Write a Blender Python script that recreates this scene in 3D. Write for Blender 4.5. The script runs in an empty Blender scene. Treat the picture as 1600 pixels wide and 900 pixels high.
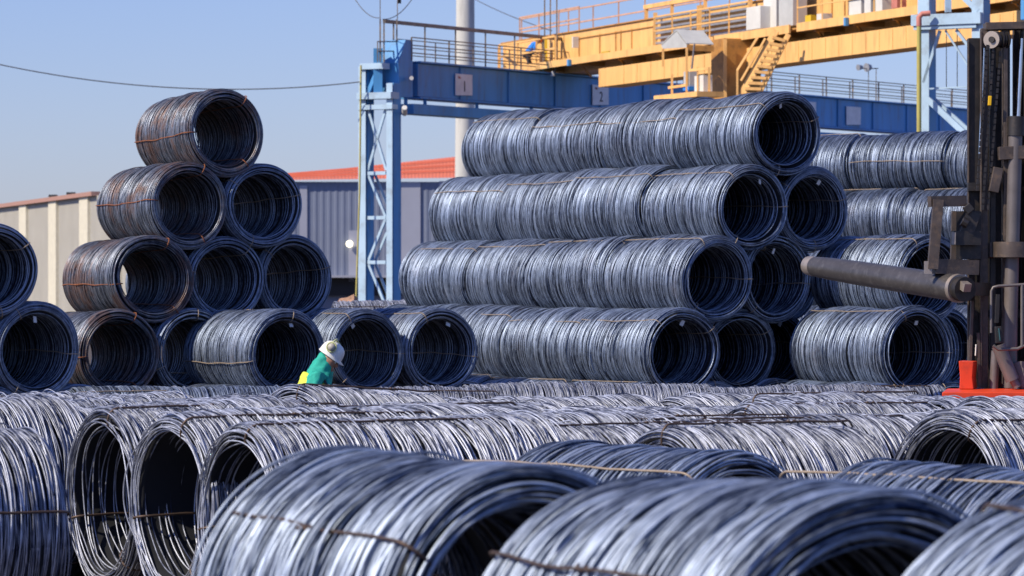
import bpy, bmesh, math, random
import numpy as np
from mathutils import Vector, Matrix

# ------------------------------------------------------------------ camera, sky, sun, exposure
SC = bpy.context.scene
COL = SC.collection
F = 6000.0            # focal length in photograph pixels (1600 wide)
HY = 440.0            # horizon row
CZ = 2.75             # camera height
cam = bpy.data.cameras.new("camera"); camo = bpy.data.objects.new("camera", cam); COL.objects.link(camo)
camo.location = (0, 0, CZ); camo.rotation_euler = (math.radians(90), 0, 0)
cam.lens = 135.0; cam.sensor_width = 36.0; cam.shift_y = -(HY - 450.0) / 1600.0 * -1.0
cam.clip_start = 0.5; cam.clip_end = 6000
cam.dof.use_dof = True; cam.dof.focus_distance = 39.0; cam.dof.aperture_fstop = 5.8
SC.camera = camo
SUN_AZ = (-0.87, -0.50); SUN_EL = math.radians(41)
wd = bpy.data.worlds.new("World"); SC.world = wd; wd.use_nodes = True
nt = wd.node_tree; nt.nodes.clear()
sky = nt.nodes.new("ShaderNodeTexSky"); sky.sky_type = 'NISHITA'; sky.sun_disc = False
sky.sun_elevation = SUN_EL; sky.sun_rotation = math.atan2(SUN_AZ[0], SUN_AZ[1])
sky.air_density = 1.0; sky.dust_density = 0.35; sky.ozone_density = 2.0; sky.altitude = 50
bg = nt.nodes.new("ShaderNodeBackground"); bg.inputs[1].default_value = 0.088
wo = nt.nodes.new("ShaderNodeOutputWorld")
tint = nt.nodes.new("ShaderNodeMix"); tint.data_type = 'RGBA'; tint.blend_type = 'MULTIPLY'; tint.inputs[0].default_value = 1.0
tint.inputs[7].default_value = (.91, .99, 1.54, 1)
nt.links.new(sky.outputs[0], tint.inputs[6]); nt.links.new(tint.outputs[2], bg.inputs[0]); nt.links.new(bg.outputs[0], wo.inputs[0])
sd = bpy.data.lights.new("sun", 'SUN'); sd.energy = 5.0; sd.angle = math.radians(0.5); sd.color = (1, .88, .68)
so = bpy.data.objects.new("sun", sd); COL.objects.link(so)
tow = Vector((SUN_AZ[0] * math.cos(SUN_EL), SUN_AZ[1] * math.cos(SUN_EL), math.sin(SUN_EL)))
so.rotation_euler = tow.to_track_quat('Z', 'Y').to_euler()
vs = SC.view_settings; vs.view_transform = 'Standard'; vs.look = 'None'; vs.exposure = 0.0; vs.gamma = 1.0
vs.use_curve_mapping = False
SC.cycles.use_denoising = True
SC.cycles.max_bounces = 6; SC.cycles.diffuse_bounces = 1; SC.cycles.glossy_bounces = 1

# ------------------------------------------------------------------ helpers
def W(px, py, d): return Vector(((px - 800) * d / F, d, CZ + (HY - py) * d / F))

_ga = [(0, 1.0), (10, .9), (15, .85), (17.5, .78), (21, .46), (26, .44), (29, .46), (33, .42), (38, .29), (42, .20), (46, .17), (50, .13), (57, 0.0), (3000, 0.0)]
def ground(y):
    if y <= 0: return 1.0
    for (a, b), (c, d) in zip(_ga, _ga[1:]):
        if y <= c:
            return b + (d - b) * (y - a) / (c - a)
    return 0.0

def new_mat(name):
    m = bpy.data.materials.new(name); m.use_nodes = True
    return m, m.node_tree, m.node_tree.nodes["Principled BSDF"]

def mat(name, col, rough=.6, metal=0.0, var=.12, scale=3.0, bump=0.0, dirt=None, dirt_amt=.0, streak=False):
    """painted or raw surface with blotchy tone variation and optional dirt stains"""
    m, t, b = new_mat(name)
    tc = t.nodes.new("ShaderNodeTexCoord"); mp = t.nodes.new("ShaderNodeMapping")
    mp.inputs['Scale'].default_value = (scale, scale, scale * (.15 if streak else 1))
    n = t.nodes.new("ShaderNodeTexNoise"); n.inputs['Scale'].default_value = 1.0; n.inputs['Detail'].default_value = 7; n.inputs['Roughness'].default_value = .65
    t.links.new(tc.outputs['Object'], mp.inputs[0]); t.links.new(mp.outputs[0], n.inputs[0])
    r = t.nodes.new("ShaderNodeMapRange"); r.inputs[1].default_value = .3; r.inputs[2].default_value = .7
    r.inputs[3].default_value = 1 - var; r.inputs[4].default_value = 1 + var
    t.links.new(n.outputs[0], r.inputs[0])
    mx = t.nodes.new("ShaderNodeVectorMath"); mx.operation = 'SCALE'; mx.inputs[0].default_value = col[:3]
    t.links.new(r.outputs[0], mx.inputs['Scale'])
    out = mx.outputs[0]
    if dirt:
        n2 = t.nodes.new("ShaderNodeTexNoise"); n2.inputs['Scale'].default_value = 2.3; n2.inputs['Detail'].default_value = 8; n2.inputs['Roughness'].default_value = .7
        t.links.new(mp.outputs[0], n2.inputs[0])
        r2 = t.nodes.new("ShaderNodeMapRange"); r2.inputs[1].default_value = .52; r2.inputs[2].default_value = .68; r2.inputs[3].default_value = 0; r2.inputs[4].default_value = dirt_amt
        t.links.new(n2.outputs[0], r2.inputs[0])
        mi = t.nodes.new("ShaderNodeMix"); mi.data_type = 'RGBA'
        t.links.new(r2.outputs[0], mi.inputs[0]); t.links.new(out, mi.inputs[6]); mi.inputs[7].default_value = (*dirt, 1)
        out = mi.outputs[2]
    t.links.new(out, b.inputs['Base Color'])
    b.inputs['Roughness'].default_value = rough; b.inputs['Metallic'].default_value = metal
    if bump:
        bp = t.nodes.new("ShaderNodeBump"); bp.inputs['Strength'].default_value = bump; bp.inputs['Distance'].default_value = .02
        t.links.new(n.outputs[0], bp.inputs['Height']); t.links.new(bp.outputs[0], b.inputs['Normal'])
    return m

def wire_mat(name, dark, light, rough, metal, rust=0.0, rust_lo=.5, rustcol=(.16, .06, .025)):
    """steel rod: every winding has its own tone (attribute 'wire'), patchy scale, patches of rust"""
    m, t, b = new_mat(name); L = t.links
    at = t.nodes.new("ShaderNodeAttribute"); at.attribute_name = "wire"
    tc = t.nodes.new("ShaderNodeTexCoord")
    oi = t.nodes.new("ShaderNodeObjectInfo")
    ad = t.nodes.new("ShaderNodeVectorMath"); ad.operation = 'ADD'
    sc_ = t.nodes.new("ShaderNodeVectorMath"); sc_.operation = 'SCALE'; sc_.inputs[0].default_value = (9, 9, 9)
    L.new(oi.outputs['Random'], sc_.inputs['Scale']); L.new(tc.outputs['Object'], ad.inputs[0]); L.new(sc_.outputs[0], ad.inputs[1])
    sp = t.nodes.new("ShaderNodeSeparateXYZ"); L.new(tc.outputs['Object'], sp.inputs[0])
    an = t.nodes.new("ShaderNodeMath"); an.operation = 'ARCTAN2'; L.new(sp.outputs['Y'], an.inputs[0]); L.new(sp.outputs['Z'], an.inputs[1])
    cx_ = t.nodes.new("ShaderNodeMath"); cx_.operation = 'MULTIPLY'; cx_.inputs[1].default_value = 70; L.new(sp.outputs['X'], cx_.inputs[0])
    cy_ = t.nodes.new("ShaderNodeMath"); cy_.operation = 'MULTIPLY'; cy_.inputs[1].default_value = 6.5; L.new(an.outputs[0], cy_.inputs[0])
    cz_ = t.nodes.new("ShaderNodeMath"); cz_.operation = 'MULTIPLY'; cz_.inputs[1].default_value = 60; L.new(oi.outputs['Random'], cz_.inputs[0])
    cb_ = t.nodes.new("ShaderNodeCombineXYZ"); L.new(cx_.outputs[0], cb_.inputs[0]); L.new(cy_.outputs[0], cb_.inputs[1]); L.new(cz_.outputs[0], cb_.inputs[2])
    n = t.nodes.new("ShaderNodeTexNoise"); n.inputs['Scale'].default_value = 1.0; n.inputs['Detail'].default_value = 3; n.inputs['Roughness'].default_value = .6
    L.new(cb_.outputs[0], n.inputs[0])
    s1 = t.nodes.new("ShaderNodeMath"); s1.operation = 'MULTIPLY_ADD'; s1.inputs[1].default_value = 1.35; s1.inputs[2].default_value = -.69
    L.new(n.outputs[0], s1.inputs[0])
    s2 = t.nodes.new("ShaderNodeMath"); s2.operation = 'ADD'; s2.use_clamp = True
    L.new(s1.outputs[0], s2.inputs[0]); L.new(at.outputs['Fac'], s2.inputs[1])
    mi = t.nodes.new("ShaderNodeMix"); mi.data_type = 'RGBA'
    mi.inputs[6].default_value = (*dark, 1); mi.inputs[7].default_value = (*light, 1)
    L.new(s2.outputs[0], mi.inputs[0]); out = mi.outputs[2]
    if rust:
        n2 = t.nodes.new("ShaderNodeTexNoise"); n2.inputs['Scale'].default_value = 1.7; n2.inputs['Detail'].default_value = 9; n2.inputs['Roughness'].default_value = .75
        L.new(ad.outputs[0], n2.inputs[0])
        s3 = t.nodes.new("ShaderNodeMath"); s3.operation = 'MULTIPLY_ADD'; s3.inputs[1].default_value = .16
        L.new(at.outputs['Fac'], s3.inputs[0]); L.new(n2.outputs[0], s3.inputs[2])
        r2 = t.nodes.new("ShaderNodeMapRange"); r2.inputs[1].default_value = rust_lo; r2.inputs[2].default_value = rust_lo + .14; r2.inputs[4].default_value = rust
        L.new(s3.outputs[0], r2.inputs[0])
        m2 = t.nodes.new("ShaderNodeMix"); m2.data_type = 'RGBA'; L.new(r2.outputs[0], m2.inputs[0]); L.new(out, m2.inputs[6])
        m2.inputs[7].default_value = (*rustcol, 1); out = m2.outputs[2]
        me_ = t.nodes.new("ShaderNodeMapRange"); me_.inputs[3].default_value = metal; me_.inputs[4].default_value = metal * .35
        L.new(r2.outputs[0], me_.inputs[0]); L.new(me_.outputs[0], b.inputs['Metallic'])
    else:
        b.inputs['Metallic'].default_value = metal
    L.new(out, b.inputs['Base Color'])
    rr = t.nodes.new("ShaderNodeMapRange"); rr.inputs[3].default_value = rough - .08; rr.inputs[4].default_value = rough + .14
    L.new(n.outputs[0], rr.inputs[0]); L.new(rr.outputs[0], b.inputs['Roughness'])
    return m

def tag(o, label=None, cat=None, group=None, kind=None):
    if label: o['label'] = label
    if cat: o['category'] = cat
    if group: o['group'] = group
    if kind: o['kind'] = kind
    return o

def empty(name, loc=(0, 0, 0), label=None, cat=None, group=None):
    o = bpy.data.objects.new(name, None); COL.objects.link(o); o.location = loc; o.empty_display_size = .2
    return tag(o, label, cat, group)

class MB:
    def each(s, name, m, parent, bevel=0):
        for (v0, f0), (v1, f1) in zip(s.marks, s.marks[1:] + [(len(s.v), len(s.f))]):
            t = MB(); t.v = s.v[v0:v1]; t.f = [tuple(i - v0 for i in f) for f in s.f[f0:f1]]; t.build(name, m, parent, False, bevel)

    """collects boxes, beams, tubes and sheets, then links them as one mesh"""
    def __init__(s): s.v = []; s.f = []; s.marks = []
    def add(s, vs, fs):
        b = len(s.v); s.marks.append((b, len(s.f))); s.v += [tuple(v) for v in vs]; s.f += [tuple(i + b for i in f) for f in fs]; return s
    def beam(s, p, q, w, h, up=(0, 0, 1), ext=0):
        p, q = Vector(p), Vector(q); d = (q - p).normalized(); p = p - d * ext; q = q + d * ext
        up = Vector(up); a = d.cross(up)
        if a.length < 1e-4: a = d.cross(Vector((0, 1, 0)))
        a.normalize(); u = a.cross(d).normalized()
        c = []
        for e in (p, q):
            for i, j in ((-1, -1), (1, -1), (1, 1), (-1, 1)): c.append(e + a * (i * w / 2) + u * (j * h / 2))
        return s.add(c, [(0, 1, 2, 3), (7, 6, 5, 4), (0, 4, 5, 1), (1, 5, 6, 2), (2, 6, 7, 3), (3, 7, 4, 0)])
    def box(s, c, dx, dy, dz, ex=None):
        """box centred at c with half-axes along ex (2D unit vector), its perpendicular, and z"""
        ex = Vector((*(ex or (1, 0)), 0)); ey = Vector((-ex.y, ex.x, 0)); c = Vector(c); o = []
        for k in (-1, 1):
            for i, j in ((-1, -1), (1, -1), (1, 1), (-1, 1)): o.append(c + ex * (i * dx / 2) + ey * (j * dy / 2) + Vector((0, 0, k * dz / 2)))
        return s.add(o, [(3, 2, 1, 0), (4, 5, 6, 7), (0, 1, 5, 4), (1, 2, 6, 5), (2, 3, 7, 6), (3, 0, 4, 7)])
    def prism(s, pts, off):
        n = len(pts); off = Vector(off); vs = [Vector(p) for p in pts] + [Vector(p) + off for p in pts]
        return s.add(vs, [tuple(range(n))[::-1], tuple(range(n, 2 * n))] + [(i, (i + 1) % n, n + (i + 1) % n, n + i) for i in range(n)])
    def tube(s, pts, r, n=8, closed=False, r2=None):
        pts = [Vector(p) for p in pts]; m = len(pts); b = len(s.v); prev = None
        for i, p in enumerate(pts):
            if closed: d = pts[(i + 1) % m] - pts[i - 1]
            else: d = pts[min(i + 1, m - 1)] - pts[max(i - 1, 0)]
            d.normalize()
            if prev is None:
                a = d.cross(Vector((0, 0, 1)))
                if a.length < .1: a = d.cross(Vector((1, 0, 0)))
            else: a = prev - d * prev.dot(d)
            a.normalize(); prev = a; u = d.cross(a)
            rr = r if r2 is None else r + (r2 - r) * i / max(1, m - 1)
            for k in range(n):
                t = 2 * math.pi * k / n; s.v.append(tuple(p + a * (rr * math.cos(t)) + u * (rr * math.sin(t))))
        for i in range(m if closed else m - 1):
            for k in range(n):
                A = b + i * n + k; B = b + i * n + (k + 1) % n; C = b + ((i + 1) % m) * n + (k + 1) % n; D = b + ((i + 1) % m) * n + k
                s.f.append((A, B, C, D))
        if not closed:
            s.f.append(tuple(range(b + n - 1, b - 1, -1))); s.f.append(tuple(range(b + (m - 1) * n, b + m * n)))
        return s
    def build(s, name, m, parent=None, smooth=False, bevel=0):
        me = bpy.data.meshes.new(name); me.from_pydata(s.v, [], s.f); me.materials.append(m)
        bm = bmesh.new(); bm.from_mesh(me); bmesh.ops.recalc_face_normals(bm, faces=bm.faces); bm.to_mesh(me); bm.free()
        if smooth:
            me.polygons.foreach_set("use_smooth", [True] * len(me.polygons))
        o = bpy.data.objects.new(name, me); COL.objects.link(o)
        if parent is not None:
            o.parent = parent
            # verts are written in world space: bring them into the parent's frame
            me.transform(Matrix.Translation(-Vector(parent.location)))
        if bevel:
            bv = o.modifiers.new("bevel", 'BEVEL'); bv.width = bevel; bv.segments = 2; bv.limit_method = 'ANGLE'
        if smooth:
            o.modifiers.new("split", 'EDGE_SPLIT').split_angle = math.radians(50)
        return o

# ------------------------------------------------------------------ materials
M_tight = [wire_mat("mill_scale_steel_a", (.018, .028, .062), (.47, .57, .76), .48, .80, rust=.25, rust_lo=.66),
           wire_mat("mill_scale_steel_b", (.018, .027, .058), (.43, .52, .70), .50, .80, rust=.3, rust_lo=.66)]
M_rusty = wire_mat("rusting_steel", (.013, .017, .034), (.40, .45, .55), .43, .82, rust=.75, rust_lo=.55, rustcol=(.17, .075, .04))
M_loose = wire_mat("bright_steel", (.04, .052, .11), (.72, .77, .92), .54, .76, rust=.15, rust_lo=.7)
M_fore = wire_mat("blue_steel", (.022, .038, .088), (.58, .68, .86), .50, .78, rust=.2, rust_lo=.68)
M_core = mat("bore_shade_black", (.012, .014, .02), .9, 0)  # near-black filler that paints shade inside the bores and between windings
M_tie_rust = mat("rusty_tie_wire", (.30, .11, .05), .7, .3, .3, 8)
M_tie_tan = mat("tan_tie_wire", (.36, .29, .23), .6, .3, .2, 8)
M_tie_dark = mat("dark_tie_wire", (.11, .075, .06), .55, .5, .3, 8)
M_paper = mat("white_paper", (.8, .8, .8), .8)

# ------------------------------------------------------------------ ground
def build_ground():
    xs = [-2500, -900, -300, -120, -60, -30, -16, -10, -6, -3, 0, 3, 6, 10, 16, 30, 60, 120, 300, 900, 2500]
    ys = [-400, -60, -10, 0, 4, 8, 10, 12, 15, 16, 17.5, 19, 21, 23, 26, 29, 31, 33, 36, 38, 42, 46, 50, 53, 57, 65, 80, 110, 160, 250, 500, 1200, 4000]
    v = [(x, y, ground(y)) for y in ys for x in xs]; n = len(xs)
    f = [(j * n + i, j * n + i + 1, (j + 1) * n + i + 1, (j + 1) * n + i) for j in range(len(ys) - 1) for i in range(n - 1)]
    me = bpy.data.meshes.new("ground"); me.from_pydata(v, [], f)
    me.materials.append(mat("yard_ground", (.085, .068, .058), .95, 0, .35, 1.1, .6, (.06, .05, .045), .7))
    o = bpy.data.objects.new("ground", me); COL.objects.link(o); tag(o, kind='structure')
build_ground()

# ------------------------------------------------------------------ coil meshes
def rr_path(L, Ro, Ri, c, n_arc=6):
    """closed rounded-rectangle outline of the coil wall in the (x, r) plane"""
    pts = []
    def arc(cx, cr, a0, a1):
        for k in range(n_arc + 1):
            a = math.radians(a0 + (a1 - a0) * k / n_arc); pts.append((cx + c * math.cos(a), cr + c * math.sin(a)))
    arc(c, Ro - c, 180, 90); arc(L - c, Ro - c, 90, 0); arc(L - c, Ri + c, 0, -90); arc(c, Ri + c, -90, -180)
    return pts

def coil_mesh(name, seed, L, wmat, wr=.010, pitch=.021, wob=1.0, tilt=.006, lump=.008, seg=72, sides=5, Ro=.625, Ri=.465, c=.07, gaps=.06, stray=.0, inner_pitch=None, flare=0.0, taper=.0):
    rng = np.random.default_rng(seed)
    path = np.array(rr_path(L, Ro - wr, Ri + wr, c)); path = np.vstack([path, path[:1]])
    seglen = np.hypot(*(np.diff(path, axis=0).T)); cum = np.concatenate([[0], np.cumsum(seglen)]); tot = cum[-1]
    s = []; u = 0.0
    while u < tot:
        s.append(u); u += pitch * (.72 + .28 * rng.exponential()) + (pitch * rng.uniform(.5, 1.3) if rng.random() < gaps else 0) + (pitch * rng.uniform(1.6, 4.6) if np.interp(u, cum, path[:, 1]) < Ri + wr + .004 else 0)  # sparse inner rods let the near-black core darken the bore
    s = np.array(s); xr = np.stack([np.interp(s, cum, path[:, 0]), np.interp(s, cum, path[:, 1])], 1)
    # a second, lower layer on the outside fills the gaps with rod instead of void
    n2 = int((L - 2 * c) / (pitch * 1.15)); x2 = np.linspace(c * .6, L - c * .6, n2) + rng.normal(0, pitch * .5, n2)
    xr = np.vstack([xr, np.stack([x2, np.full(n2, Ro - wr * 3.0)], 1)])
    n = len(xr); th = np.linspace(0, 2 * np.pi, seg, endpoint=False)[None, :]
    ph = lambda: rng.uniform(0, 2 * np.pi, (n, 1))
    am = lambda a: np.abs(rng.normal(0, a, (n, 1)))
    x0 = xr[:, :1]; r0 = xr[:, 1:2]
    # body-wide shape (shared by neighbours): slightly lumpy and oval, varying along the axis
    kx = [rng.uniform(1.5, 5, 3), rng.uniform(0, 6.28, 3)]
    shape = lump * (np.cos(2 * th + .6 * np.sin(kx[0][0] * x0 + kx[1][0])) * .8 + np.cos(th - kx[0][1] * x0 - kx[1][1]) * .9 + .5 * np.cos(3 * th + kx[0][2] * x0 + kx[1][2]))
    shape = shape + lump * .5 * np.sin(x0 * 4 + kx[1][0])
    rad = r0 + shape + wob * (am(.0035) * np.cos(th - ph()) + am(.003) * np.cos(2 * th - ph()) + am(.002) * np.cos(3 * th - ph()) + am(.0014) * np.cos(5 * th - ph()) + am(.0009) * np.cos(9 * th - ph()))
    xx = x0 + am(tilt) * np.cos(th - ph()) + am(tilt * .6) * np.cos(2 * th - ph()) + am(tilt * .4) * np.cos(3 * th - ph())
    endf = ((r0 < Ro - wr - .012) & (r0 > Ri + wr + .012)).astype(float) * np.ones_like(r0)
    rad = rad + endf * am(.010) * np.cos(th - ph())
    rad = rad * (1 - taper * x0 / L)
    if flare:
        e = np.exp(-x0 / .18) + np.exp(-(L - x0) / .18)
        rad = rad + flare * e * (rng.normal(0, .6, (n, 1)) * .4 + am(.5) * np.cos(th - ph()))
        xx = xx + flare * 1.4 * e * rng.normal(0, .6, (n, 1)) * np.cos(th - ph())
    if stray:
        hit = (rng.random((n, 1)) < stray) & (r0 > Ro - wr * 2)
        t0 = ph(); dd = np.angle(np.exp(1j * (th - t0)))
        rad = rad + hit * np.exp(-(dd / .28) ** 2) * rng.uniform(.015, .06, (n, 1))
    ct, st = np.cos(th), np.sin(th)
    phs = np.linspace(0, 2 * np.pi, sides, endpoint=False)
    V = np.empty((n, seg, sides, 3), np.float32)
    for k, p in enumerate(phs):
        R = rad + wr * math.cos(p)
        V[:, :, k, 0] = xx + wr * math.sin(p); V[:, :, k, 1] = R * ct; V[:, :, k, 2] = R * st
    idx = np.arange(n * seg * sides).reshape(n, seg, sides)
    a = idx; b = np.roll(idx, -1, 2); d = np.roll(idx, -1, 1); cc = np.roll(b, -1, 1)
    Fq = np.stack([a, d, cc, b], -1).reshape(-1, 4)
    V = V.reshape(-1, 3); nw = len(V)
    # added core tube just under the windings, its near-black colour standing in for shade
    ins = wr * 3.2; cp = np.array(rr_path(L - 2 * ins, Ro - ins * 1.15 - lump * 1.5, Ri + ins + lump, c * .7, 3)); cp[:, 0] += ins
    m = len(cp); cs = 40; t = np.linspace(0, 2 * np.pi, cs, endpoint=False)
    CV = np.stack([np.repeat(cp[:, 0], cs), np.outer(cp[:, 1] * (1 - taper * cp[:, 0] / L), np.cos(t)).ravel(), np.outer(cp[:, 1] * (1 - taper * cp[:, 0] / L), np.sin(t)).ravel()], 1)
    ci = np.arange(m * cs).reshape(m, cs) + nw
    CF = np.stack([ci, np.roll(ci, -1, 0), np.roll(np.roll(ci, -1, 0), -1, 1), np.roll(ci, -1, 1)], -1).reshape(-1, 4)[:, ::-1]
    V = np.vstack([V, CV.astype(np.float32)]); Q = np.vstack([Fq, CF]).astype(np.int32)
    me = bpy.data.meshes.new(name)
    me.vertices.add(len(V)); me.vertices.foreach_set("co", V.ravel())
    me.loops.add(Q.size); me.loops.foreach_set("vertex_index", Q.ravel())
    me.polygons.add(len(Q)); me.polygons.foreach_set("loop_start", np.arange(0, Q.size, 4, dtype=np.int32))
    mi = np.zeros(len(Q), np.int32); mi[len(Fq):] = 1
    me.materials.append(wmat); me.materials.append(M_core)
    me.polygons.foreach_set("material_index", mi); me.polygons.foreach_set("use_smooth", np.ones(len(Q), bool))
    at = me.attributes.new("wire", 'FLOAT', 'POINT')
    wv = np.clip(rng.beta(1.6, 1.6, n) , 0, 1); w = np.zeros(len(V), np.float32); w[:nw] = np.repeat(wv, seg * sides)
    at.data.foreach_set("value", w)
    me.update(calc_edges=True)
    me['L'] = L
    return me

def tie_mesh(name, L, m, r=.009, Ro=.625, Ri=.465, c=.07, seed=0, taper=0.0):
    rng = random.Random(seed); pts = []
    p = rr_path(L, Ro + r * 1.4, Ri - r * 1.0, c + .01, 5); p = [(x * (1 + .02 / L) - .01, y) for x, y in p]
    out = []
    for i in range(len(p)):
        a, b = p[i], p[(i + 1) % len(p)]; d = math.hypot(a[0] - b[0], a[1] - b[1]); k = max(1, int(d / .12))
        for j in range(k): out.append((a[0] + (b[0] - a[0]) * j / k, a[1] + (b[1] - a[1]) * j / k))
    ph = rng.uniform(0, 6)
    out = [(x, y * (1 - taper * x / L)) for x, y in out]; Rk = Ro * (1 - taper * .5)
    off = lambda x: .014 * math.sin(x * 2.6 + ph) + .006 * math.sin(x * 9 + ph * 2)
    tb = MB().tube([(x, off(x), y + rng.uniform(-.002, .003)) for x, y in out], r, 6, closed=True)
    # twisted knot
    kx = L * rng.uniform(.3, .7)
    tb.tube([(kx + k * .02, off(kx) + .012 * math.cos(k * 1.9), Rk + r * 1.6 + .010 * math.sin(k * 1.9)) for k in range(8)], r * .8, 5)
    me = bpy.data.meshes.new(name); me.from_pydata(tb.v, [], tb.f); me.materials.append(m)
    me.polygons.foreach_set("use_smooth", [True] * len(me.polygons)); return me

def tag_mesh():
    b = MB(); b.box((0, 0, -.035), .006, .065, .07)
    me = bpy.data.meshes.new("paper_tag"); me.from_pydata(b.v, [], b.f); me.materials.append(M_paper); return me
TAG = tag_mesh()

def kind(name, n, L, wm, tiem, tie_r=.008, **kw):
    return dict(win=[coil_mesh(f"{name}_{i}", 11 * i + len(name) * 7, L, wm[i % len(wm)], **kw) for i in range(n)],
                tie=[tie_mesh(f"{name}_tie_{i}", L, tiem, tie_r, seed=i, taper=kw.get('taper', 0.0)) for i in range(2)], L=L)
K_tight = kind("tight_coil", 4, 2.14, M_tight, M_tie_tan, .007, wr=.0078, pitch=.0150, wob=1.2, tilt=.012, lump=.015, gaps=.035, stray=.01, taper=.03)
K_rusty = kind("rusty_coil", 3, 1.95, [M_rusty], M_tie_rust, .0075, wr=.0078, pitch=.0150, wob=1.3, tilt=.010, lump=.009, gaps=.04, taper=.07)
K_plain = kind("plain_coil", 2, 1.95, [M_tight[1]], M_tie_tan, .007, wr=.0078, pitch=.0150, wob=1.1, tilt=.009, lump=.009, gaps=.04, taper=.02)
K_loose = kind("loose_coil", 5, 1.95, [M_loose], M_tie_dark, .0085, wr=.0054, pitch=.0106, wob=2.3, tilt=.021, lump=.017, seg=90, sides=4, stray=.11, gaps=.05, Ri=.49, c=.05, flare=.014)
K_fore = kind("fore_coil", 3, 1.62, [M_fore], M_tie_dark, .007, wr=.0068, pitch=.0142, wob=2.1, tilt=.024, lump=.011, seg=110, sides=6, gaps=.06, stray=.02)

crng = random.Random(5)
def place_coil(K, pos, yaw, label, group, scale=1.0, stretch=1.0, ties=3, tagged=False, name="wire_coil", pitch=0.0, tie_ang=None):
    """pos = centre of the near open end, yaw = compass of the axis going away from it"""
    roll = crng.uniform(0, 2 * math.pi)
    me = crng.choice(K['win'])
    o = bpy.data.objects.new(name, me); COL.objects.link(o); tag(o, label, 'wire coil', group)
    o.location = pos; o.rotation_euler = (roll, pitch, yaw); ov = crng.uniform(-.018, .018); o.scale = (stretch * scale, scale * (1 + ov), scale * (1 - ov))
    a0 = crng.uniform(0, 2 * math.pi) if tie_ang is None else tie_ang - roll
    for k in range(ties):
        t = bpy.data.objects.new("tie_wire", crng.choice(K['tie'])); COL.objects.link(t); t.parent = o
        t.rotation_euler = (a0 + k * 2 * math.pi / ties + crng.uniform(-.15, .15), 0, 0)
    if tagged:
        t = bpy.data.objects.new("paper_tag", TAG); COL.objects.link(t); t.parent = o
        a = -roll + crng.uniform(-.5, .45); t.location = (.09, -math.sin(-a) * .0 + math.sin(a) * -.445, math.cos(a) * .445)
        t.rotation_euler = (a + crng.uniform(-.3, .3), crng.uniform(-.6, .5), crng.uniform(-.7, .7)); t.scale = (1, crng.uniform(.7, 1.1), crng.uniform(.8, 1.2))
    return o

ORD = ["first", "second", "third", "fourth", "fifth", "sixth", "seventh", "eighth", "ninth", "tenth", "eleventh", "twelfth"]
A30 = Vector((-.5, .866, 0)); V30 = Vector((.866, .5, 0)); YAW30 = math.atan2(.866, -.5)
H = 1.0825
def stack_pos(O, o, tier, t=0.0): return O + V30 * o + A30 * t + Vector((0, 0, .625 + H * tier))

# tall middle stack -------------------------------------------------
OC = Vector((430 * 57.7 / F, 57.7, 0))
TN = {0: "ground", 1: "bottom", 2: "second", 3: "third", 4: "top"}
spec = {4: [(0, 4)], 3: [(-.625, 4), (.625, 4)], 2: [(-1.25, 4), (0, 4), (1.25, 2), (1.5, 1)], 1: [(-1.875, 4), (-.625, 3), (.625, 2), (.65, 1), (1.95, 1), (3.2, 1)],
        0: [(-2.5, 3), (-1.25, 2), (0, 2), (1.25, 2), (2.5, 1), (3.75, 1), (.03, 1), (1.28, 1), (2.55, 1)]}
colname = {0: "leftmost", 1: "second", 2: "third", 3: "fourth", 4: "fifth", 5: "sixth", 6: "seventh", 7: "eighth", 8: "ninth"}
for tier, cols in spec.items():
    for ci, (o, n) in enumerate(cols):
        base = crng.uniform(-.08, .08) + (.25 if ci == 1 and tier > 0 else 0)
        st = 1.0
        if tier == 1 and o == .625: base = 1.3
        if tier == 2 and o == 1.25: base = 1.9
        if tier == 1 and o == .65: base = -2.4; st = 1.1
        if tier == 1 and o == 1.95: base = -.85
        if tier == 0 and o in (.03, 1.28, 2.55): base = -2.45
        if tier == 1 and o == 3.2: base = .4
        if tier == 2 and o == 1.5: base = -1.55
        for k in range(n):
            p = stack_pos(OC, o, tier, base + k * 2.20)
            p += Vector((0, 0, crng.uniform(-.02, .02))) + V30 * crng.uniform(-.03, .03)
            where = "open end showing" if k == 0 else f"{ORD[k]} from the open end"
            lab = f"middle stack coil: {TN[tier]} tier, {colname[ci]} column from left, {where}"
            place_coil(K_tight, p, YAW30 + crng.uniform(-.02, .02), lab, "wire coils of the tall middle stack", scale=1.045, stretch=st * 1.02,
                       tagged=(k == 0 and tier > 0 and (tier + ci) % 4 != 2), ties=3, tie_ang={4: -1.0, 3: -.72, 2: -.62, 1: -.7, 0: 0}[tier] + crng.uniform(-.28, .28))

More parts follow.
